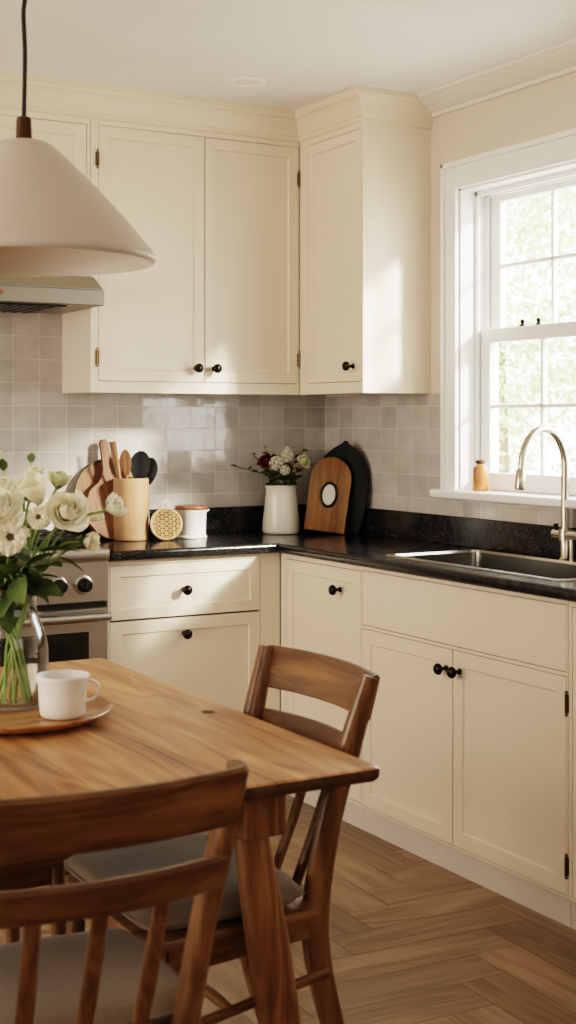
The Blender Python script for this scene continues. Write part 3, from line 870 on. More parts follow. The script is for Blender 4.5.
# ------------------------------------------------------------------ pendant lamp
PX, PY, PZ = -2.100, -2.325, 1.660
pl = thing('pendant_lamp', 'off-white cone pendant lamp on a black cord above the table', 'lamp', (PX, PY, PZ), 0)
prof = [(.247, .0), (.252, .004), (.254, .010), (.250, .018), (.236, .036), (.195, .085), (.140, .145), (.085, .198), (.058, .224), (.044, .231), (.018, .233)]
inner = [(r-.003 if r > .03 else r, z-.003) for r, z in prof[3:]][::-1]
obj('lamp_shade', lathe(bmesh.new(), prof[:1]+prof[1:]+[(.018, .230)]+inner+[(.245, .004), (.247, .0)], 72), M['shade'], pl, 50)
obj('socket', lathe(bmesh.new(), [(0, .225), (.017, .225), (.017, .236), (.0155, .24), (.0145, .27), (.0135, .278), (.008, .281), (0, .281)], 24), M['socket'], pl, 40, 'dark bronze lamp holder')
bm = lathe(bmesh.new(), [(0, .10), (.018, .105), (.03, .125), (.032, .145), (.024, .175), (.014, .20), (.014, .225), (0, .225)], 20)
obj('bulb', bm, M['ceramic'], pl, 40)
cp = [(0, 0, .28), (.002, 0, .40), (-.001, 0, .48), (.004, .0, .52), (-.002, 0, .55), (.004, .0, .59), (.001, 0, .64), (0.001, 0, CEIL-PZ-.02)]
obj('cord', tube(bmesh.new(), smoothpath(cp, 6), .0045, 10), M['cord'], pl, 60)
obj('ceiling_rose', lathe(bmesh.new(), [(0, CEIL-PZ-.03), (.03, CEIL-PZ-.028), (.05, CEIL-PZ-.012), (.052, CEIL-PZ-.0005), (0, CEIL-PZ-.0005)], 28), M['socket'], pl, 40)

dl = thing('downlight', 'round white recessed downlight in the ceiling', 'light', (-.716, -.656, CEIL), 0)
obj('trim_ring', lathe(bmesh.new(), [(.062, -.0005), (.062, -.004), (.058, -.007), (.050, -.006), (.046, -.002), (.046, -.0008)], 36), M['white'], dl, 40)
obj('lens', lathe(bmesh.new(), [(.046, -.0012), (.03, -.003), (0, -.0035)], 28), M['ceramic'], dl, 40)

# ------------------------------------------------------------------ things on the worktop
ZC = .9155
ck = thing('utensil_crock', 'tall pale beech cylinder crock holding utensils on the black worktop', 'crock', (-.933, -.140, ZC), 0)
obj('vessel', lathe(bmesh.new(), [(0, 0), (.061, 0), (.065, .004), (.066, .22), (.065, .229), (.063, .231), (.059, .229), (.058, .22), (.056, .012), (0, .012)], 40), M['crock'], ck, 40)

def spoon(name, label, base, tip, head, mt, shape, group=None):
    """handle tube from base to neck, then a shaped flat head at the tip"""
    b, t = Vector(base), Vector(tip); d = (t-b).normalized()
    o = thing(name, label, 'utensil', b, 0, group)
    L = (t-b).length
    neck = d*(L-head[1])
    obj('handle', tube(bmesh.new(), smoothpath([(0, 0, 0), neck*.5+Vector((.002, 0, 0)), neck], 5), [.0055, .006, .0055], 10), mt, o, 50)
    # head in a frame: local z = d, x = image-plane side
    view = Vector((-.5, -.87, .15)); x = view.cross(d).normalized(); y = d.cross(x)
    bm = bmesh.new(); rows = 10; R = []
    for i in range(rows+1):
        v = i/rows
        if shape == 'spoon': hwid = head[0]*math.sin(PI*min(1, .12+.86*v))**.6*(.75+.35*v)
        elif shape == 'spat': hwid = head[0]*(.35+.65*min(1, v*2.4))*(1 if v < .92 else .85)
        else: hwid = head[0]*(.6+.2*v)
        th = .004
        ring = []
        for k in range(10):
            a = 2*PI*k/10
            xx = hwid*math.cos(a); yy = th*math.sin(a)+(.35*hwid*(math.cos(a)**2) if shape == 'spoon' else 0)
            ring.append(bm.verts.new(neck+d*(v*head[1])+x*xx+y*yy))
        R.append(ring)
    for a, c in zip(R, R[1:]):
        for k in range(10): bm.faces.new((a[k], a[(k+1) % 10], c[(k+1) % 10], c[k]))
    bm.faces.new(R[0]); bm.faces.new(R[-1][::-1])
    obj('head', bm, mt, o, 50)
    return o
cb = Vector((-.933, -.140, ZC+.014))
spoon('wooden_spatula', 'long reddish wooden spatula leaning left out of the crock', cb+Vector((-.012, .0, 0)), cb+Vector((-.070, .010, .352)), (.017, .14), M['board'], 'flat')
spoon('wooden_spoon', 'dark wooden spoon with an oval bowl standing in the crock', cb+Vector((.0, .012, 0)), cb+Vector((-.012, .028, .322)), (.024, .095), M['board'], 'spoon')
spoon('black_ladle', 'taller black silicone spoon standing in the crock', cb+Vector((.014, -.01, 0)), cb+Vector((.052, .022, .316)), (.042, .108), M['black_plastic'], 'spoon')
spoon('black_turner', 'shorter black slotted spoon leaning right out of the crock', cb+Vector((.024, .008, 0)), cb+Vector((.088, .006, .290)), (.034, .10), M['black_plastic'], 'spoon')

# round rimmed platter and paddle board leaning on the splashback
def leaning(bm_fn, name, label, cat, loc, rotz, lean, mt, spin=0):
    o = thing(name, label, cat, loc, rotz)
    o.rotation_euler = Euler((lean, spin, rotz))
    return o
pt_ = thing('round_platter', 'round brown platter with a dark metal rim leaning on the tiles behind the paddle board', 'platter', (-.972, -.072, ZC), 0)
pt_.rotation_euler = (-.17, 0, 0)
Mx = Matrix.Translation((0, 0, .152)) @ Matrix.Rotation(PI/2, 4, 'X')
obj('dish', lathe(bmesh.new(), [(0, 0), (.148, 0), (.148, .008), (.13, .010), (0, .010)], 48, Mx), M['board_pale'], pt_, 40)
bm = bmesh.new(); pp = [(.149*math.sin(2*PI*k/48), -.006, .1535+.149*math.cos(2*PI*k/48)) for k in range(49)]
loft(bm, pp, [(.0045, .0045)]*49, up=(0, 1, 0), n=8, power=2, cap=False)
obj('rim', bm, M['hinge'], pt_, 60, 'dark metal rim')
pb = thing('paddle_board', 'round wooden paddle board with a long handle leaning behind the crock', 'cutting board', (-.968, -.125, ZC), 0)
pb.rotation_euler = (-.22, -.10, 0)
pts = []
for k in range(33):
    a = math.radians(-252+324*k/32); pts.append((.118*math.cos(a), .120+.118*math.sin(a)))
pts = [p for p in pts]
hd = [(.028, .245), (.018, .27), (.016, .35), (.018, .372), (.010, .384), (-.010, .384), (-.018, .372), (-.016, .35), (-.018, .27), (-.028, .245)]
arcp = [(.118*math.cos(math.radians(a)), .118+.118*math.sin(math.radians(a))) for a in range(110, 431, 10)]
bm = prism(bmesh.new(), arcp+hd, -.008, .008, .003)
obj('board', bm, M['board_pale'], pb, 40)

# pierced rattan trivet standing on edge
tv = thing('rattan_trivet', 'small round pierced rattan trivet standing on edge beside the crock', 'trivet', (-.832, -.235, ZC), math.radians(-16))
tv.rotation_euler = (-.12, 0, math.radians(-16))
bm = bmesh.new(); RR = .056; cz = .0615
def ringtube(bm, r, y, q, cz=cz):
    loft(bm, [(r*math.sin(2*PI*k/40), y, cz+r*math.cos(2*PI*k/40)) for k in range(41)], [(q, q)]*41, up=(0, 1, 0), n=8, power=2, cap=False)
ringtube(bm, RR, 0, .005); ringtube(bm, RR-.002, .012, .0045)
for i in range(-3, 4):
    for a in (0, PI/3, 2*PI/3):
        o_ = i*.0145; hl_ = math.sqrt(max(0, RR**2-o_**2))
        ca, sa = math.cos(a), math.sin(a)
        p0 = (o_*ca-hl_*sa, -.001*a, cz+o_*sa+hl_*ca); p1 = (o_*ca+hl_*sa, -.001*a, cz+o_*sa-hl_*ca)
        loft(bm, [p0, p1], [(.0024, .0024)]*2, up=(0, 1, 0), n=6, power=2)
obj('weave', bm, M['rattan'], tv, 60)
bm = bmesh.new()
lathe(bm, [(0, 0), (.052, 0), (.052, .006), (0, .006)], 32, Matrix.Translation((0, .022, cz)) @ Matrix.Rotation(PI/2, 4, 'X'))
obj('backing', bm, M['board'], tv, 40, 'dark brown backing disc')
bm = bmesh.new(); lp = [(.012*math.sin(t), .004, cz+RR+.014-.017*math.cos(t)) for t in [2*PI*k/20 for k in range(21)]]
loft(bm, lp, [(.0022, .0022)]*21, up=(0, 1, 0), n=6, power=2, cap=False)
obj('hanging_loop', bm, M['ceramic'], tv, 60, 'pale hanging loop')

# small white cord coil leaning beside the crock
dish = thing('oval_dish', 'narrow white oval dish on edge in the gap behind the trivet', 'dish', (-.868, -.085, ZC), 0)
dish.rotation_euler = (-.10, 0, 0)
bm = lathe(bmesh.new(), [(0, 0), (.05, 0), (.07, .006), (.074, .014), (.071, .014), (.066, .009), (0, .006)], 36, Matrix.Translation((0, 0, .086)) @ Matrix.Diagonal((.42, 1, 1.12, 1)) @ Matrix.Rotation(PI/2, 4, 'X'))
obj('shell', bm, M['ceramic'], dish, 40)

cn = thing('lidded_canister', 'short white ceramic canister with a brown wooden lid left of the jug', 'canister', (-.697, -.165, ZC), 0)
bd_ = obj('pot', lathe(bmesh.new(), [(0, 0), (.059, 0), (.061, .003), (.060, .009), (.055, .012), (.058, .10), (.060, .106), (.058, .108), (.055, .106), (.052, .014), (0, .014)], 40), M['ceramic'], cn, 40)
obj('lid', lathe(bmesh.new(), [(0, .1085), (.060, .1085), (.062, .111), (.062, .119), (.059, .123), (.03, .126), (0, .1265)], 40), M['copper'], cn, 40, 'brown wooden lid')
bm = loft(bmesh.new(), [(.056, -.01, .098), (.066, -.012, .103), (.070, -.012, .108)], [(.006, .004), (.005, .003), (.002, .002)], n=8, power=2)
obj('lug', bm, M['ceramic'], cn, 50)

# jug
jg = thing('enamel_jug', 'ivory jug with a small lip holding mixed flowers in the worktop corner', 'jug', (-.296, -.150, ZC), 0)
prof = [(0, 0), (.066, 0), (.073, .005), (.075, .016), (.072, .06), (.065, .12), (.060, .165), (.059, .182), (.061, .190), (.059, .191), (.056, .182), (.057, .165), (.062, .12), (.069, .06), (.070, .018), (0, .014)]
bm = lathe(bmesh.new(), prof, 48)
ld = Vector((-.87, -.2, 0)).normalized()
for v in bm.verts:
    if v.co.z > .15:
        k = (v.co.z-.15)/.041; r = Vector((v.co.x, v.co.y, 0)); al = max(0, r.normalized().dot(ld)) if r.length > 1e-4 else 0
        v.co += ld*(.022*(al**10)*k)
obj('vessel', bm, M['jug'], jg, 50)

# boards in the corner
ar = thing('arched_board', 'honey wooden arched board with an oval dark-framed inset in the corner', 'board', (-.190, -.300, ZC+.012), math.radians(-33))
ar.rotation_euler = (-.20, .13, math.radians(-33))
hw_ = .080
pts = [(-hw_, 0), (hw_*1.0, 0)]+[(hw_*math.cos(PI*k/18)*(1.0), .205+.092*math.sin(PI*k/18)) for k in range(0, 19)]
bm = prism(bmesh.new(), pts, -.010, .010, .003)
obj('board', bm, M['arch'], ar, 40)
bm = bmesh.new(); ov = [(.030*math.sin(2*PI*k/32), -.012, .145+.046*math.cos(2*PI*k/32)) for k in range(33)]
loft(bm, ov, [(.006, .0055)]*33, up=(0, 1, 0), n=8, power=2, cap=False)
of = obj('oval_frame', bm, M['ring'], ar, 60, 'dark oval frame')
bm = lathe(bmesh.new(), [(0, .003), (1, .003), (1, 0), (0, 0)], 32, Matrix.Translation((0, -.0105, .145)) @ Matrix.Diagonal((.027, 1, .043, 1)) @ Matrix.Rotation(PI/2, 4, 'X'))
ip = obj('inset', bm, M['paper'], of, label='pale paper inset')

dk = thing('dark_board', 'large dark green pointed board leaning behind the honey arched board', 'board', (-.112, -.270, ZC+.005), math.radians(-60))
dk.rotation_euler = (-.12, .05, math.radians(-60))
half = [(.098, 0), (.116, .10), (.120, .18), (.112, .25), (.086, .30), (.048, .332), (.012, .350), (.006, .362)]
bm = prism(bmesh.new(), half+[(-x, z) for x, z in half[::-1]], -.006, .006, .002)
obj('panel', bm, M['darkgreen'], dk, 40)

# bottle on the window sill
bt = thing('ochre_bottle', 'small ochre bottle with a dark stopper on the white window sill', 'bottle', (.008, -1.03, 1.1125), 0)
obj('body', lathe(bmesh.new(), [(0, 0), (.024, 0), (.027, .004), (.0275, .075), (.025, .086), (.016, .091), (.014, .096), (0, .096)], 28), M['ochre'], bt, 40)
obj('stopper', lathe(bmesh.new(), [(0, .0955), (.013, .0955), (.018, .099), (.019, .105), (.014, .109), (0, .110)], 20), M['stopper'], bt, 40, 'dark brown stopper')

# ------------------------------------------------------------------ tray, cup, vase on the table
TZ = .7505
VX, VY = -2.046, -2.104
tr = thing('wooden_tray', 'round shallow wooden tray on the table under the cup and vase', 'tray', (-2.062, -2.180, TZ), 0)
obj('plate', lathe(bmesh.new(), [(0, 0), (.13, 0), (.165, .006), (.186, .017), (.190, .022), (.188, .024), (.183, .022), (.165, .012), (.14, .0085), (0, .008)], 64), M['tray'], tr, 50)
TT = TZ+.0085
cu = thing('cup', 'white stoneware cup with a loop handle on the wooden tray', 'cup', (-1.990, -2.240, TT+.0005), 0)
obj('bowl', lathe(bmesh.new(), [(0, 0), (.038, 0), (.043, .004), (.0455, .012), (.0475, .04), (.049, .065), (.0535, .078), (.0545, .083), (.053, .085), (.0505, .082), (.046, .066), (.044, .04), (.042, .012), (0, .008)], 48), M['cup'], cu, 50)
hd_ = Vector((.80, -.35, 0)).normalized()
pp = [hd_*.046+Vector((0, 0, .068)), hd_*.058+Vector((0, 0, .072)), hd_*.069+Vector((0, 0, .064)), hd_*.073+Vector((0, 0, .052)), hd_*.068+Vector((0, 0, .040)), hd_*.056+Vector((0, 0, .032)), hd_*.0435+Vector((0, 0, .030))]
obj('handle', loft(bmesh.new(), smoothpath(pp, 5), [(.0055, .0038)]*2, n=12, power=2.2), M['cup'], cu, 60)

vs = thing('glass_vase', 'clear glass carafe vase of white flowers at the left of the table', 'vase', (VX, VY, TT+.0005), 0)
vo = [(0, 0), (.050, 0), (.060, .005), (.066, .018), (.070, .05), (.072, .09), (.071, .125), (.065, .155), (.053, .185), (.047, .205), (.046, .222), (.051, .242), (.056, .250)]
vi = [(.053, .2505), (.0485, .241), (.0435, .222), (.0445, .205), (.0505, .184), (.0625, .154), (.0685, .125), (.0695, .09), (.0675, .05), (.063, .02), (.056, .010), (0, .009)]
obj('glass', lathe(bmesh.new(), vo+vi, 56), M['glass'], vs, 60)
obj('water', lathe(bmesh.new(), [(0, .0095), (.0555, .0105), (.0625, .0205), (.067, .05), (.069, .09), (.068, .125), (.064, .148), (0, .148)], 40), M['water'], vs, 60)

# ------------------------------------------------------------------ flowers
def frame_from(d):
    d = Vector(d).normalized()
    x = d.cross(Vector((0, 0, 1)) if abs(d.z) < .95 else Vector((1, 0, 0))).normalized()
    y = d.cross(x).normalized()
    return Matrix((x, y, d)).transposed().to_4x4()

def petal(bm, Mx, phi, alpha, r0, r1, h, z0, curl, ruf, rnd, thick=0, nu=7, nv=6):
    G = []
    s1, s2 = rnd.uniform(0, 6), rnd.uniform(0, 6)
    for i in range(nu+1):
        u = -1+2*i/nu; row = []
        for j in range(nv+1):
            v = j/nv
            wv = math.sin(PI*min(.5, .16+.5*v))
            vv = v*(1-.16*u*u)
            a = phi+alpha*u*wv
            r = r0+(r1-r0)*vv**.7+curl*max(0, vv-.55)**1.6*3
            r += ruf*v*math.sin(4*u+s1)+ruf*.5*v*math.sin(9*u+s2)
            z = z0+h*vv-curl*.9*max(0, vv-.6)**2*2.2
            row.append(bm.verts.new(Mx @ Vector((r*math.cos(a), r*math.sin(a), z))))
        G.append(row)
    for i in range(nu):
        for j in range(nv): bm.faces.new((G[i][j], G[i+1][j], G[i+1][j+1], G[i][j+1]))

def rose_petal(bm, Mx, phi, alpha, r1, h, z0, lean, flare, ruf, rnd, nu=9, nv=8):
    """a cupped petal: bellies out, then leans in (inner rows) or flares out and rolls back (outer rows)"""
    G = []; s1, s2 = rnd.uniform(0, 6), rnd.uniform(0, 6)
    for i in range(nu+1):
        u = -1+2*i/nu; row = []
        for j in range(nv+1):
            v = j/nv*(1-.13*u*u)
            a = phi+alpha*u*math.sin(PI*min(.5, .2+.45*v))
            r = r1*(.12+.88*math.sin(PI*min(.5, .06+.62*v)))*(1-lean*v*v)
            r += flare*max(0, v-.5)**1.5*2.8
            r *= 1+.07*u                        # spiral overlap: one edge in, one edge out
            r += ruf*v*v*(math.sin(3.2*u+s1)+.5*math.sin(8*u+s2))
            z = z0+h*v-flare*1.5*max(0, v-.62)**2*2.6+ruf*.6*v*math.sin(6*u+s2)
            row.append(bm.verts.new(Mx @ Vector((r*math.cos(a), r*math.sin(a), z))))
        G.append(row)
    for i in range(nu):
        for j in range(nv): bm.faces.new((G[i][j], G[i+1][j], G[i+1][j+1], G[i][j+1]))

def rose_bm(c, d, R, rnd, open_=1.0, layers=36):
    """petals on a golden-angle spiral, packed tight at the heart, rolling back outside"""
    bm = bmesh.new(); Mx = Matrix.Translation(c) @ frame_from(d)
    for i in range(layers):
        f = i/(layers-1)
        ti = Matrix.Rotation(rnd.uniform(-.10, .10), 4, 'X') @ Matrix.Rotation(rnd.uniform(-.10, .10), 4, 'Y')
        rose_petal(bm, Mx @ ti, i*2.39996+rnd.uniform(-.2, .2), 1.25-.62*f**.8, R*(.15+.67*f**.95*(.5+.5*open_)), R*(1.10-.42*f*open_)*rnd.uniform(.95, 1.06), -R*.45,
                   .85*(1-f)**.9, R*.33*f**1.7*open_, R*.022*(.5+1.6*f), rnd)
    return bm

def cup_bm(c, d, R, rnd, npt=6):
    bm = bmesh.new(); Mx = Matrix.Translation(c) @ frame_from(d)
    for l in range(2):
        for k in range(npt//2):
            petal(bm, Mx, 2*PI*k/(npt//2)+l*PI/(npt//2), PI/(npt//2)*1.25, R*.12, R*(.62+.16*l), R*1.35, -R*.6, R*.05*(l-1.6), R*.02, rnd)
    return bm

def daisy_bm(c, d, R, rnd, n=9):
    """frilled flower: two rows of fan petals with a notched, wavy rim"""
    bm = bmesh.new(); Mx = Matrix.Translation(c) @ frame_from(d)
    for l in range(3):
        m = n-2*l
        for k in range(m):
            phi = 2*PI*k/m+l*.35+rnd.uniform(-.06, .06); G = []; nu, nv = 10, 6; s1 = rnd.uniform(0, 6)
            L = R*(1.0-.22*l)*rnd.uniform(.92, 1.06); tilt = .12+.30*l+rnd.uniform(-.08, .08)
            for i in range(nu+1):
                u = -1+2*i/nu; row = []
                for j in range(nv+1):
                    v = j/nv
                    rr_ = R*.16+(L-R*.16)*v*(1-.10*u*u-.10*(abs(math.sin(2.6*PI*(u+1)/2)) < .45)*v)
                    a = phi+u*PI/m*(.55+.50*v)
                    z = tilt*rr_*(.6+.4*v)+R*.07*v*v*math.sin(5*u+s1)-R*.12*v**3+R*.10*u*u*v*.6
                    row.append(bm.verts.new(Mx @ Vector((rr_*math.cos(a), rr_*math.sin(a), z))))
                G.append(row)
            for i in range(nu):
                for j in range(nv): bm.faces.new((G[i][j], G[i+1][j], G[i+1][j+1], G[i][j+1]))
    return bm

def centre_bm(c, d, r):
    return lathe(bmesh.new(), [(r, -r*.3), (r*1.05, .1*r), (r*.8, .5*r), (r*.4, .45*r), (0, .3*r)], 14, Matrix.Translation(c) @ frame_from(d))

def leaf_bm(base, d, length, width, rnd, droop=.25, bm=None):
    bm = bm or bmesh.new()
    d = Vector(d).normalized(); up = Vector((0, 0, 1)); s = d.cross(up).normalized() if abs(d.z) < .97 else Vector((1, 0, 0))
    u_ = s.cross(d); tw = rnd.uniform(-.9, .9); s = (s*math.cos(tw)+u_*math.sin(tw)).normalized(); u_ = s.cross(d)
    n = 9; rows = []
    for i in range(n+1):
        v = i/n; w = width*math.sin(PI*(.04+.94*v)**.85)**.9
        p = Vector(base)+d*(length*v)-up*(droop*length*v*v)
        rows.append([bm.verts.new(p+s*(w*k)+u_*(.35*w*k*k*.6)) for k in (-1, -.5, 0, .5, 1)])
    for a, b in zip(rows, rows[1:]):
        for k in range(4): bm.faces.new((a[k], a[k+1], b[k+1], b[k]))
    return bm

def sepal_bm(c, d, R, rnd):
    bm = bmesh.new(); Mx = Matrix.Translation(c) @ frame_from(d)
    for k in range(5): petal(bm, Mx, 2*PI*k/5, .5, R*.08, R*.34, R*.42, -R*.55, R*.15, 0, rnd, nu=3, nv=4)
    return bm

def flower(name, label, cat, kind, head, d, R, foot, mid, petal_m, stem_m=None, leaves=(), group=None, sr=.0028):
    rnd = random.Random(hash((round(head[0]*1e4), round(head[2]*1e4))) & 0xffff)
    foot = Vector(foot)
    o = thing(name, label, cat, foot, 0, group)
    h = Vector(head)-foot; m = Vector(mid)-foot; d = Vector(d).normalized()
    b = h-d*(R*.40)
    stem_m = stem_m or M['stem']
    obj('stem', tube(bmesh.new(), smoothpath([(0, 0, 0), m*.5+Vector((rnd.uniform(-.004, .004), rnd.uniform(-.004, .004), 0)), m, m.lerp(b, .5)+Vector((0, 0, .01+.30*Vector((b.x-m.x, b.y-m.y)).length)), b], 5), sr, 7), stem_m, o, 80)
    if kind == 'rose': bm = rose_bm(h, d, R, rnd)
    elif kind == 'bud': bm = rose_bm(h, d, R, rnd, .5, 16)
    elif kind == 'cup': bm = cup_bm(h, d, R, rnd)
    elif kind == 'daisy': bm = daisy_bm(h, d, R, rnd)
    elif kind == 'cluster':
        bm = bmesh.new(); Mx = frame_from(d)
        for k in range(26):
            z = 1-1.35*(k+.5)/26; a = k*2.399; r = math.sqrt(max(0, 1-z*z))
            v = Mx @ Vector((r*math.cos(a), r*math.sin(a), z))
            c = h+v*R*.8
            Mp = Matrix.Translation(c) @ frame_from(v)
            for q in range(4): petal(bm, Mp, q*PI/2+k, .62, R*.03, R*.26, R*.05, 0, .0, 0, rnd, nu=3, nv=2)
    else: bm = None
    if bm is not None:
        bo = obj('bloom', bm, petal_m, o, 80)
        if kind == 'daisy': obj('flower_centre', centre_bm(h, d, R*.24), M['centre'], bo, 60, 'brown flower centre')
        elif kind in ('rose', 'bud', 'cup'): obj('sepal', sepal_bm(h, d, R, rnd), M['leaf'], bo, 80)
    for (t, ang, el, ln, wd, mt) in leaves:
        p = m.lerp(b, t); dd = (math.cos(ang)*math.cos(el), math.sin(ang)*math.cos(el), math.sin(el))
        obj('leaf', leaf_bm(p, dd, ln, wd, rnd), M[mt], o, 80)
    return o

# camera basis at the vase, only used to choose directions people would see
c_, s_ = math.cos(math.radians(29.87)), math.sin(math.radians(29.87))
RT = Vector((c_, -s_, 0)); FW = Vector((s_, c_, 0)); UP = Vector((0, 0, 1))
V0 = Vector((VX, VY, TT))
k_ = 2.87/1376
def vpos(px, py, back=0.0):     # offset from the vase axis in metres, right / up / back
    ax, ay = 22.0, 706.0
    return V0+RT*((px-ax)*k_)+UP*((ay-py)*k_)+FW*back
GV = 'white flowers in the glass vase'
LF = lambda *a: a
fl_list = [
 ('rose', 'rose', 'largest ivory rose facing out at the right of the vase bouquet', 'rose', 79, 508, -.04, (.12, -.75, .35), .047, 'rose', [(.15, 0.2, .3, .09, .024, 'leaf')]),
 ('rose', 'rose', 'ivory rose lowest left in the vase bouquet above the frilled bloom', 'rose', 12, 506, -.05, (-.05, -.7, .5), .056, 'rose', [(.2, -2.2, .1, .09, .024, 'leaf')]),
 ('lisianthus', 'lisianthus', 'small ivory lisianthus sticking out rightmost in front of the crock', 'flower', 121, 507, .01, (.75, -.35, .30), .037, 'rose', []),
 ('lisianthus', 'lisianthus', 'rounded white lisianthus bud left of the largest rose', 'flower', 47, 492, -.03, (-.25, -.5, .8), .042, 'rose', []),
 ('scabiosa', 'scabiosa', 'cream frilled flower with a brown centre in front of the bouquet', 'flower', 26, 533, -.075, (.05, -1, .12), .039, 'petal_warm', []),
 ('scabiosa', 'scabiosa', 'cream frilled flower at the left frame edge of the bouquet', 'flower', 0, 526, -.075, (-.2, -1, .1), .038, 'petal_warm', []),
 ('lisianthus', 'lisianthus', 'green-tinged white bud standing highest above the rounded bud', 'flower', 42, 474, .0, (-.1, -.2, 1), .032, 'petal_green', []),
 ('lisianthus', 'lisianthus', 'green-tinged bloom just above the largest rose', 'flower', 66, 480, .02, (.3, -.1, .9), .035, 'petal_green', []),
 ('lisianthus', 'lisianthus', 'small cream bloom tucked low right under the largest rose', 'flower', 98, 541, .0, (.75, -.5, -.05), .031, 'petal_warm', []),
 ('freesia', 'freesia', 'small cream bloom between the largest rose and the frilled flower', 'flower', 52, 514, -.06, (-.1, -.9, .3), .027, 'petal_warm', []),
 ('lisianthus', 'lisianthus', 'pale bud at the top left frame edge of the bouquet', 'flower', 0, 458, .03, (-.1, 0, 1), .022, 'petal_green', []),
 ('freesia', 'freesia', 'white bloom at the upper left behind the leaves of the bouquet', 'flower', 8, 486, .0, (-.2, -.4, .8), .040, 'rose', []),
 ('freesia', 'freesia', 'small white bud peeping right of the largest rose', 'flower', 101, 517, .03, (.6, -.2, .4), .020, 'rose', []),
 ('lisianthus', 'lisianthus', 'white bloom behind the rounded bud at the back of the bouquet', 'flower', 27, 490, .05, (0, -.1, 1), .036, 'petal_green', []),
]
kinds = ['rose', 'rose', 'bud', 'cup', 'daisy', 'daisy', 'bud', 'bud', 'bud', 'daisy5', 'cup', 'rose', 'cup', 'bud']
for i, (nm, _, lab, cat, px, py, bk, dd, R, pm, lv) in enumerate(fl_list):
    h = vpos(px, py, bk)
    D_ = RT*dd[0]+FW*(-dd[1])*-1+UP*dd[2] if False else RT*dd[0]+FW*dd[1]+UP*dd[2]
    a = i*2.399
    foot = V0+Vector((.038*math.cos(a+2.6), .038*math.sin(a+2.6), .014))
    nk = V0+Vector((.024*math.cos(a)*1.0, .024*math.sin(a), .222))+RT*max(-.012, min(.012, (px-14)*.0003))
    flower(nm, lab, cat, kinds[i] if kinds[i] != 'daisy5' else 'daisy', h, D_, R, foot, nk, M[pm], leaves=[], group=GV)
# leafy sprigs in the vase
rnd = random.Random(11)
def sprig(name, label, cat, foot, mid, tip, lvs, mt, group, sr=.002):
    """lvs: (t, dir, length, width)"""
    foot = Vector(foot); o = thing(name, label, cat, foot, 0, group)
    m, t = Vector(mid)-foot, Vector(tip)-foot
    path = smoothpath([(0, 0, 0), m*.5, m, m.lerp(t, .5)+UP*.008, t], 5)
    obj('stem', tube(bmesh.new(), path, sr, 6), M['stem'] if mt == 'leaf' else M[mt], o, 80)
    i0 = int(len(path)*.45)
    for (q, dd, ln, wd) in lvs:
        p = path[min(len(path)-1, i0+int(q*(len(path)-1-i0)))]
        obj('leaf', leaf_bm(p, dd, ln, wd, rnd), M[mt], o, 80)
    return o
GL = 'leafy stems in the glass vase'
def W3(a, b, c): return RT*a+FW*b+UP*c
sprigs = [
 ('broad green leaves drooping over the left of the vase rim', (10, 560), -.05, [(.3, (-.1, -.8, -.75), .075, .028), (.6, (-.7, -.5, -.4), .09, .028), (.9, (-.5, -.3, .4), .09, .02)]),
 ('broad green leaves hanging over the right of the vase rim', (48, 556), -.045, [(.25, (.35, -.7, -.6), .085, .034), (.6, (.8, -.4, -.35), .085, .026), (.9, (.7, -.2, .5), .09, .02)]),
 ('green leaves filling the middle of the bouquet below the largest rose', (55, 540), -.01, [(.3, (.7, -.4, .1), .10, .026), (.6, (.3, -.7, .2), .09, .026), (.9, (.8, -.1, .2), .09, .02)]),
 ('dark leaves behind the frilled flower at the left of the bouquet', (5, 540), .0, [(.2, (-.6, -.5, .2), .10, .028), (.5, (.2, -.6, .5), .10, .028), (.9, (-.4, -.1, .8), .08, .02)]),
 ('slim leafy stem rising at the top left of the bouquet', (10, 470), .02, [(.5, (-.4, 0, .9), .06, .012), (.75, (.3, -.2, .9), .055, .012), (1, (-.1, 0, 1), .035, .010)]),
 ('slim stem with a small green bud leaf at the very top of the bouquet', (37, 462), .03, [(.6, (.4, 0, .8), .05, .011), (.8, (-.5, 0, .7), .05, .011), (1, (.05, 0, 1), .028, .010)]),
 ('arching green stem reaching right under the largest rose', (88, 535), .02, [(.45, (.7, -.2, .1), .07, .014), (.7, (.6, .2, -.2), .06, .014), (.95, (.9, -.1, .1), .06, .012)]),
 ('dense dark leaves at the back of the bouquet', (30, 520), .06, [(.2, (.6, .3, .3), .11, .03), (.45, (-.6, .3, .4), .11, .03), (.7, (.5, -.1, .8), .10, .028), (.95, (-.4, .1, .8), .09, .025)]),
 ('broad pale green leaf curling over the front of the vase rim', (26, 570), -.075, [(.5, (-.3, -.8, -.55), .07, .030), (.8, (.45, -.8, -.3), .07, .028), (1, (0, -.7, .6), .07, .022)]),
 ('leafy spray filling the left side of the bouquet under the ivory rose', (-4, 556), -.02, [(.2, (-.8, -.4, .2), .10, .03), (.5, (-.2, -.7, .4), .10, .03), (.75, (.5, -.5, .5), .09, .028), (1, (-.6, -.2, .5), .09, .026)]),
 ('leafy spray filling the right side of the bouquet under the small cream bloom', (72, 552), .0, [(.2, (.8, -.3, .2), .09, .028), (.45, (.2, -.7, .4), .09, .028), (.7, (.6, -.5, .3), .08, .026), (1, (.7, -.1, .5), .08, .022)]),
 ('leafy spray at the centre of the bouquet between the frilled flower and largest rose', (48, 528), .01, [(.3, (.4, -.6, .5), .09, .026), (.6, (-.4, -.6, .5), .09, .026), (1, (.1, -.4, .9), .07, .022)]),
 ('dark leaves low in the neck of the vase bouquet', (24, 575), -.03, [(.4, (-.3, -.7, .3), .08, .03), (.7, (.5, -.6, .4), .08, .03), (1, (.1, -.8, .5), .07, .026)]),
]
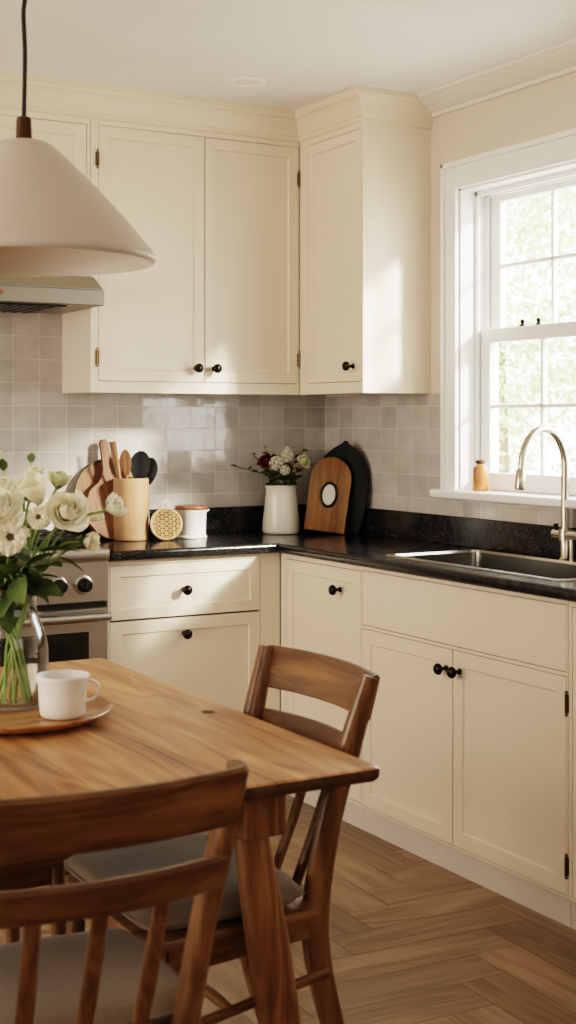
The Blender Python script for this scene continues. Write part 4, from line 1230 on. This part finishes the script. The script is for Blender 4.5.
for i, (lab, (px, py), bk, lv) in enumerate(sprigs):
    a = i*2.1+.7
    foot = V0+Vector((.03*math.cos(a+2.8), .03*math.sin(a+2.8), .014))
    nk = V0+Vector((.030*math.cos(a), .030*math.sin(a), .222))
    sprig('foliage_sprig', lab, 'foliage', foot, nk, vpos(px, py, bk), [(q, W3(*dd), ln, wd) for q, dd, ln, wd in lv], 'leaf', GL)

# mixed posy in the jug
J0 = Vector((-.296, -.150, ZC)); kj = 5.47/1376
def jpos(px, py, back=0): return J0+RT*((px-279)*kj)+UP*((529-py)*kj)+FW*back
GJ = 'mixed flowers in the ivory jug'
jf = [
 ('hydrangea', 'white clustered flower low at the left centre of the jug posy', 'cluster', 274, 459, -.045, .031, 'rose'),
 ('hydrangea', 'white clustered flower top centre of the jug posy', 'cluster', 285, 452, -.03, .029, 'petal_warm'),
 ('hydrangea', 'small white clustered flower lowest in the jug posy', 'cluster', 283, 466, -.055, .023, 'rose'),
 ('carnation', 'pale yellow bloom at the right of the jug posy', 'rose', 301, 457, -.03, .031, 'petal_green'),
 ('dahlia', 'burgundy bloom at the left of the jug posy', 'rose', 265, 457, -.02, .036, 'burgundy'),
 ('hydrangea', 'tiny white flower at the very top of the jug posy', 'cluster', 285, 445, .0, .011, 'rose'),
]
for i, (nm, lab, kd, px, py, bk, R, pm) in enumerate(jf):
    a = i*1.7; D_ = RT*((px-281)*.03)-FW*.8+UP*.5
    flower(nm, lab, 'flower', kd, jpos(px, py, bk), D_, R, J0+Vector((.035*math.cos(a), .035*math.sin(a), .02)), J0+Vector((.03*math.cos(a), .03*math.sin(a), .185)), M[pm], group=GJ, sr=.002)
GK = 'leafy sprigs in the ivory jug'
jl = [
 ('olive sprig reaching far left out of the jug', (236, 463), -.01, 'leaf_olive', .030, .009),
 ('olive sprig with upright leaves at the upper left of the jug posy', (252, 451), .01, 'leaf_olive', .036, .012),
 ('rust leaved sprig standing at the top left of the jug posy', (262, 444), .0, 'leaf_rust', .034, .011),
 ('rust leaved sprig behind the yellow bloom at the upper right of the jug', (300, 448), .01, 'leaf_rust', .036, .014),
 ('rust sprig drooping at the right side of the jug posy', (308, 462), -.01, 'leaf_rust', .036, .014),
 ('dark green sprig in the middle of the jug posy', (283, 470), -.03, 'leaf', .045, .016),
 ('dark green sprig low at the left of the jug posy', (266, 470), -.03, 'leaf', .045, .016),
 ('dark green sprig low at the right of the jug posy', (298, 473), -.03, 'leaf', .045, .016),
 ('dark olive sprig filling the back of the jug posy', (280, 455), .03, 'leaf_olive', .045, .016),
]
for i, (lab, (px, py), bk, mt, ln, wd) in enumerate(jl):
    a = i*2.399; lv = []
    for q in range(11):
        an = q*2.2+i; lv.append((.05+.95*q/10, RT*math.cos(an)+FW*(math.sin(an)-.3)+UP*(.45), ln*(.8+.4*rnd.random()), wd))
    sprig('leafy_sprig', lab, 'foliage', J0+Vector((.03*math.cos(a), .03*math.sin(a), .02)), J0+Vector((.036*math.cos(a), .036*math.sin(a), .19)), jpos(px, py, bk), lv, mt, GK, .0015)

# ------------------------------------------------------------------ outdoors, seen through the panes
lw = S(obj('ground_outside', bx(.6, 30, -20, 30, -.5, -.45), M['lawn']))
def tree(label, loc, h, r, seed, n=9000, ls=.10):
    rnd = random.Random(seed)
    t = thing('garden_tree', label, 'tree', loc, 0, 'garden trees beyond the window')
    obj('trunk', tube(bmesh.new(), smoothpath([(0, 0, 0), (.05, .02, h*.3), (0, 0, h*.8)], 4), [.12, .09, .04], 10), M['bark'], t, 80)
    bm = bmesh.new()
    blobs = [(Vector((rnd.uniform(-.6, .6)*r, rnd.uniform(-.6, .6)*r, h*rnd.uniform(.35, .95))), r*rnd.uniform(.35, .6)) for _ in range(14)]
    for _ in range(n):
        c, br = rnd.choice(blobs)
        v = Vector((rnd.gauss(0, 1), rnd.gauss(0, 1), rnd.gauss(0, 1))).normalized()
        p = c+v*br*rnd.uniform(.75, 1.05)
        a = Vector((rnd.gauss(0, 1), rnd.gauss(0, 1), rnd.gauss(0, 1))).normalized(); b = a.cross(v).normalized()
        L = ls*rnd.uniform(.6, 1.2); w_ = L*.45
        vs_ = [bm.verts.new(p+q) for q in (-a*L*.5, b*w_*.5, a*L*.5, -b*w_*.5)]
        bm.faces.new(vs_)
    obj('crown', bm, M['tree_leaf'], t)
    return t
tree('pale green garden tree seen through the left panes of the window', (5.2, 5.4, -.45), 4.4, 1.3, 5)
tree('pale green garden tree further right through the window panes', (7.6, 2.2, -.45), 4.2, 1.4, 6)
tree('taller hazy tree behind, through the middle of the window', (10.4, 7.4, -.45), 5.6, 2.0, 8)

# ------------------------------------------------------------------ light
sc = bpy.context.scene
wd = bpy.data.worlds.new('World'); sc.world = wd; wd.use_nodes = True
nt = wd.node_tree; bg = nt.nodes['Background']
sky = N(nt, 'ShaderNodeTexSky', sky_type='HOSEK_WILKIE', turbidity=6.0, ground_albedo=.5)
sky.sun_direction = Vector((.6, -.5, .6)).normalized()
mxs = N(nt, 'ShaderNodeMix', data_type='RGBA'); mxs.inputs[0].default_value = .8
nt.links.new(sky.outputs[0], mxs.inputs[6]); mxs.inputs[7].default_value = (1.0, .975, .93, 1)
nt.links.new(mxs.outputs[2], bg.inputs['Color']); bg.inputs['Strength'].default_value = 8.0

def light(name, typ, loc, target, energy, color, **k):
    l = bpy.data.lights.new(name, typ); l.energy = energy; l.color = color
    for a, v in k.items(): setattr(l, a, v)
    o = bpy.data.objects.new(name, l); C.objects.link(o); o.location = loc
    d = Vector(target)-Vector(loc); o.rotation_euler = d.to_track_quat('-Z', 'Y').to_euler()
    return o
sd = Vector((-1, 1.5, -.74))
light('sun', 'SUN', (6, -8, 7), Vector((6, -8, 7))+sd, 10.5, (1, .94, .84), angle=math.radians(6.5))
po = light('window_portal', 'AREA', (.19, (WY0+WY1)/2, (WZ0+WZ1)/2), (-1, (WY0+WY1)/2, (WZ0+WZ1)/2), 1, (1, 1, 1), shape='RECTANGLE', size=1.25, size_y=1.1)
po.data.cycles.is_portal = True
# added soft fill lamps with no real source, left of and behind the viewer
light('left_fill_lamp', 'AREA', (-4.9, -1.9, 1.3), (-.6, -1.5, 1.1), 50, (1, .90, .79), shape='RECTANGLE', size=2.6, size_y=1.6)  # added fill lamp, brightens the fronts from the left
light('rear_fill_lamp', 'AREA', (-2.0, -6.3, 2.1), (-1.0, -1.0, 1.2), 13, (1, .93, .86), shape='RECTANGLE', size=2.6, size_y=1.2)  # added fill lamp behind the viewer

# ------------------------------------------------------------------ camera
cam = bpy.data.cameras.new('camera'); co = bpy.data.objects.new('camera', cam); C.objects.link(co)
co.location = (-2.978, -4.874, 1.352); co.rotation_euler = (PI/2, 0, -math.radians(29.87))
cam.sensor_fit = 'AUTO'; cam.sensor_width = 36; cam.lens = 1376/1024*36
cam.shift_y = -(512-422.7)/1024
cam.clip_start = .05
cam.dof.use_dof = True; cam.dof.focus_distance = 4.2; cam.dof.aperture_fstop = 5.6
sc.camera = co
sc.view_settings.view_transform = 'Filmic'
sc.view_settings.look = 'High Contrast'
sc.view_settings.exposure = 0.78
sc.cycles.max_bounces = 10; sc.cycles.diffuse_bounces = 5; sc.cycles.transparent_max_bounces = 16
sc.cycles.use_denoising = True
sc.cycles.sample_clamp_indirect = 8
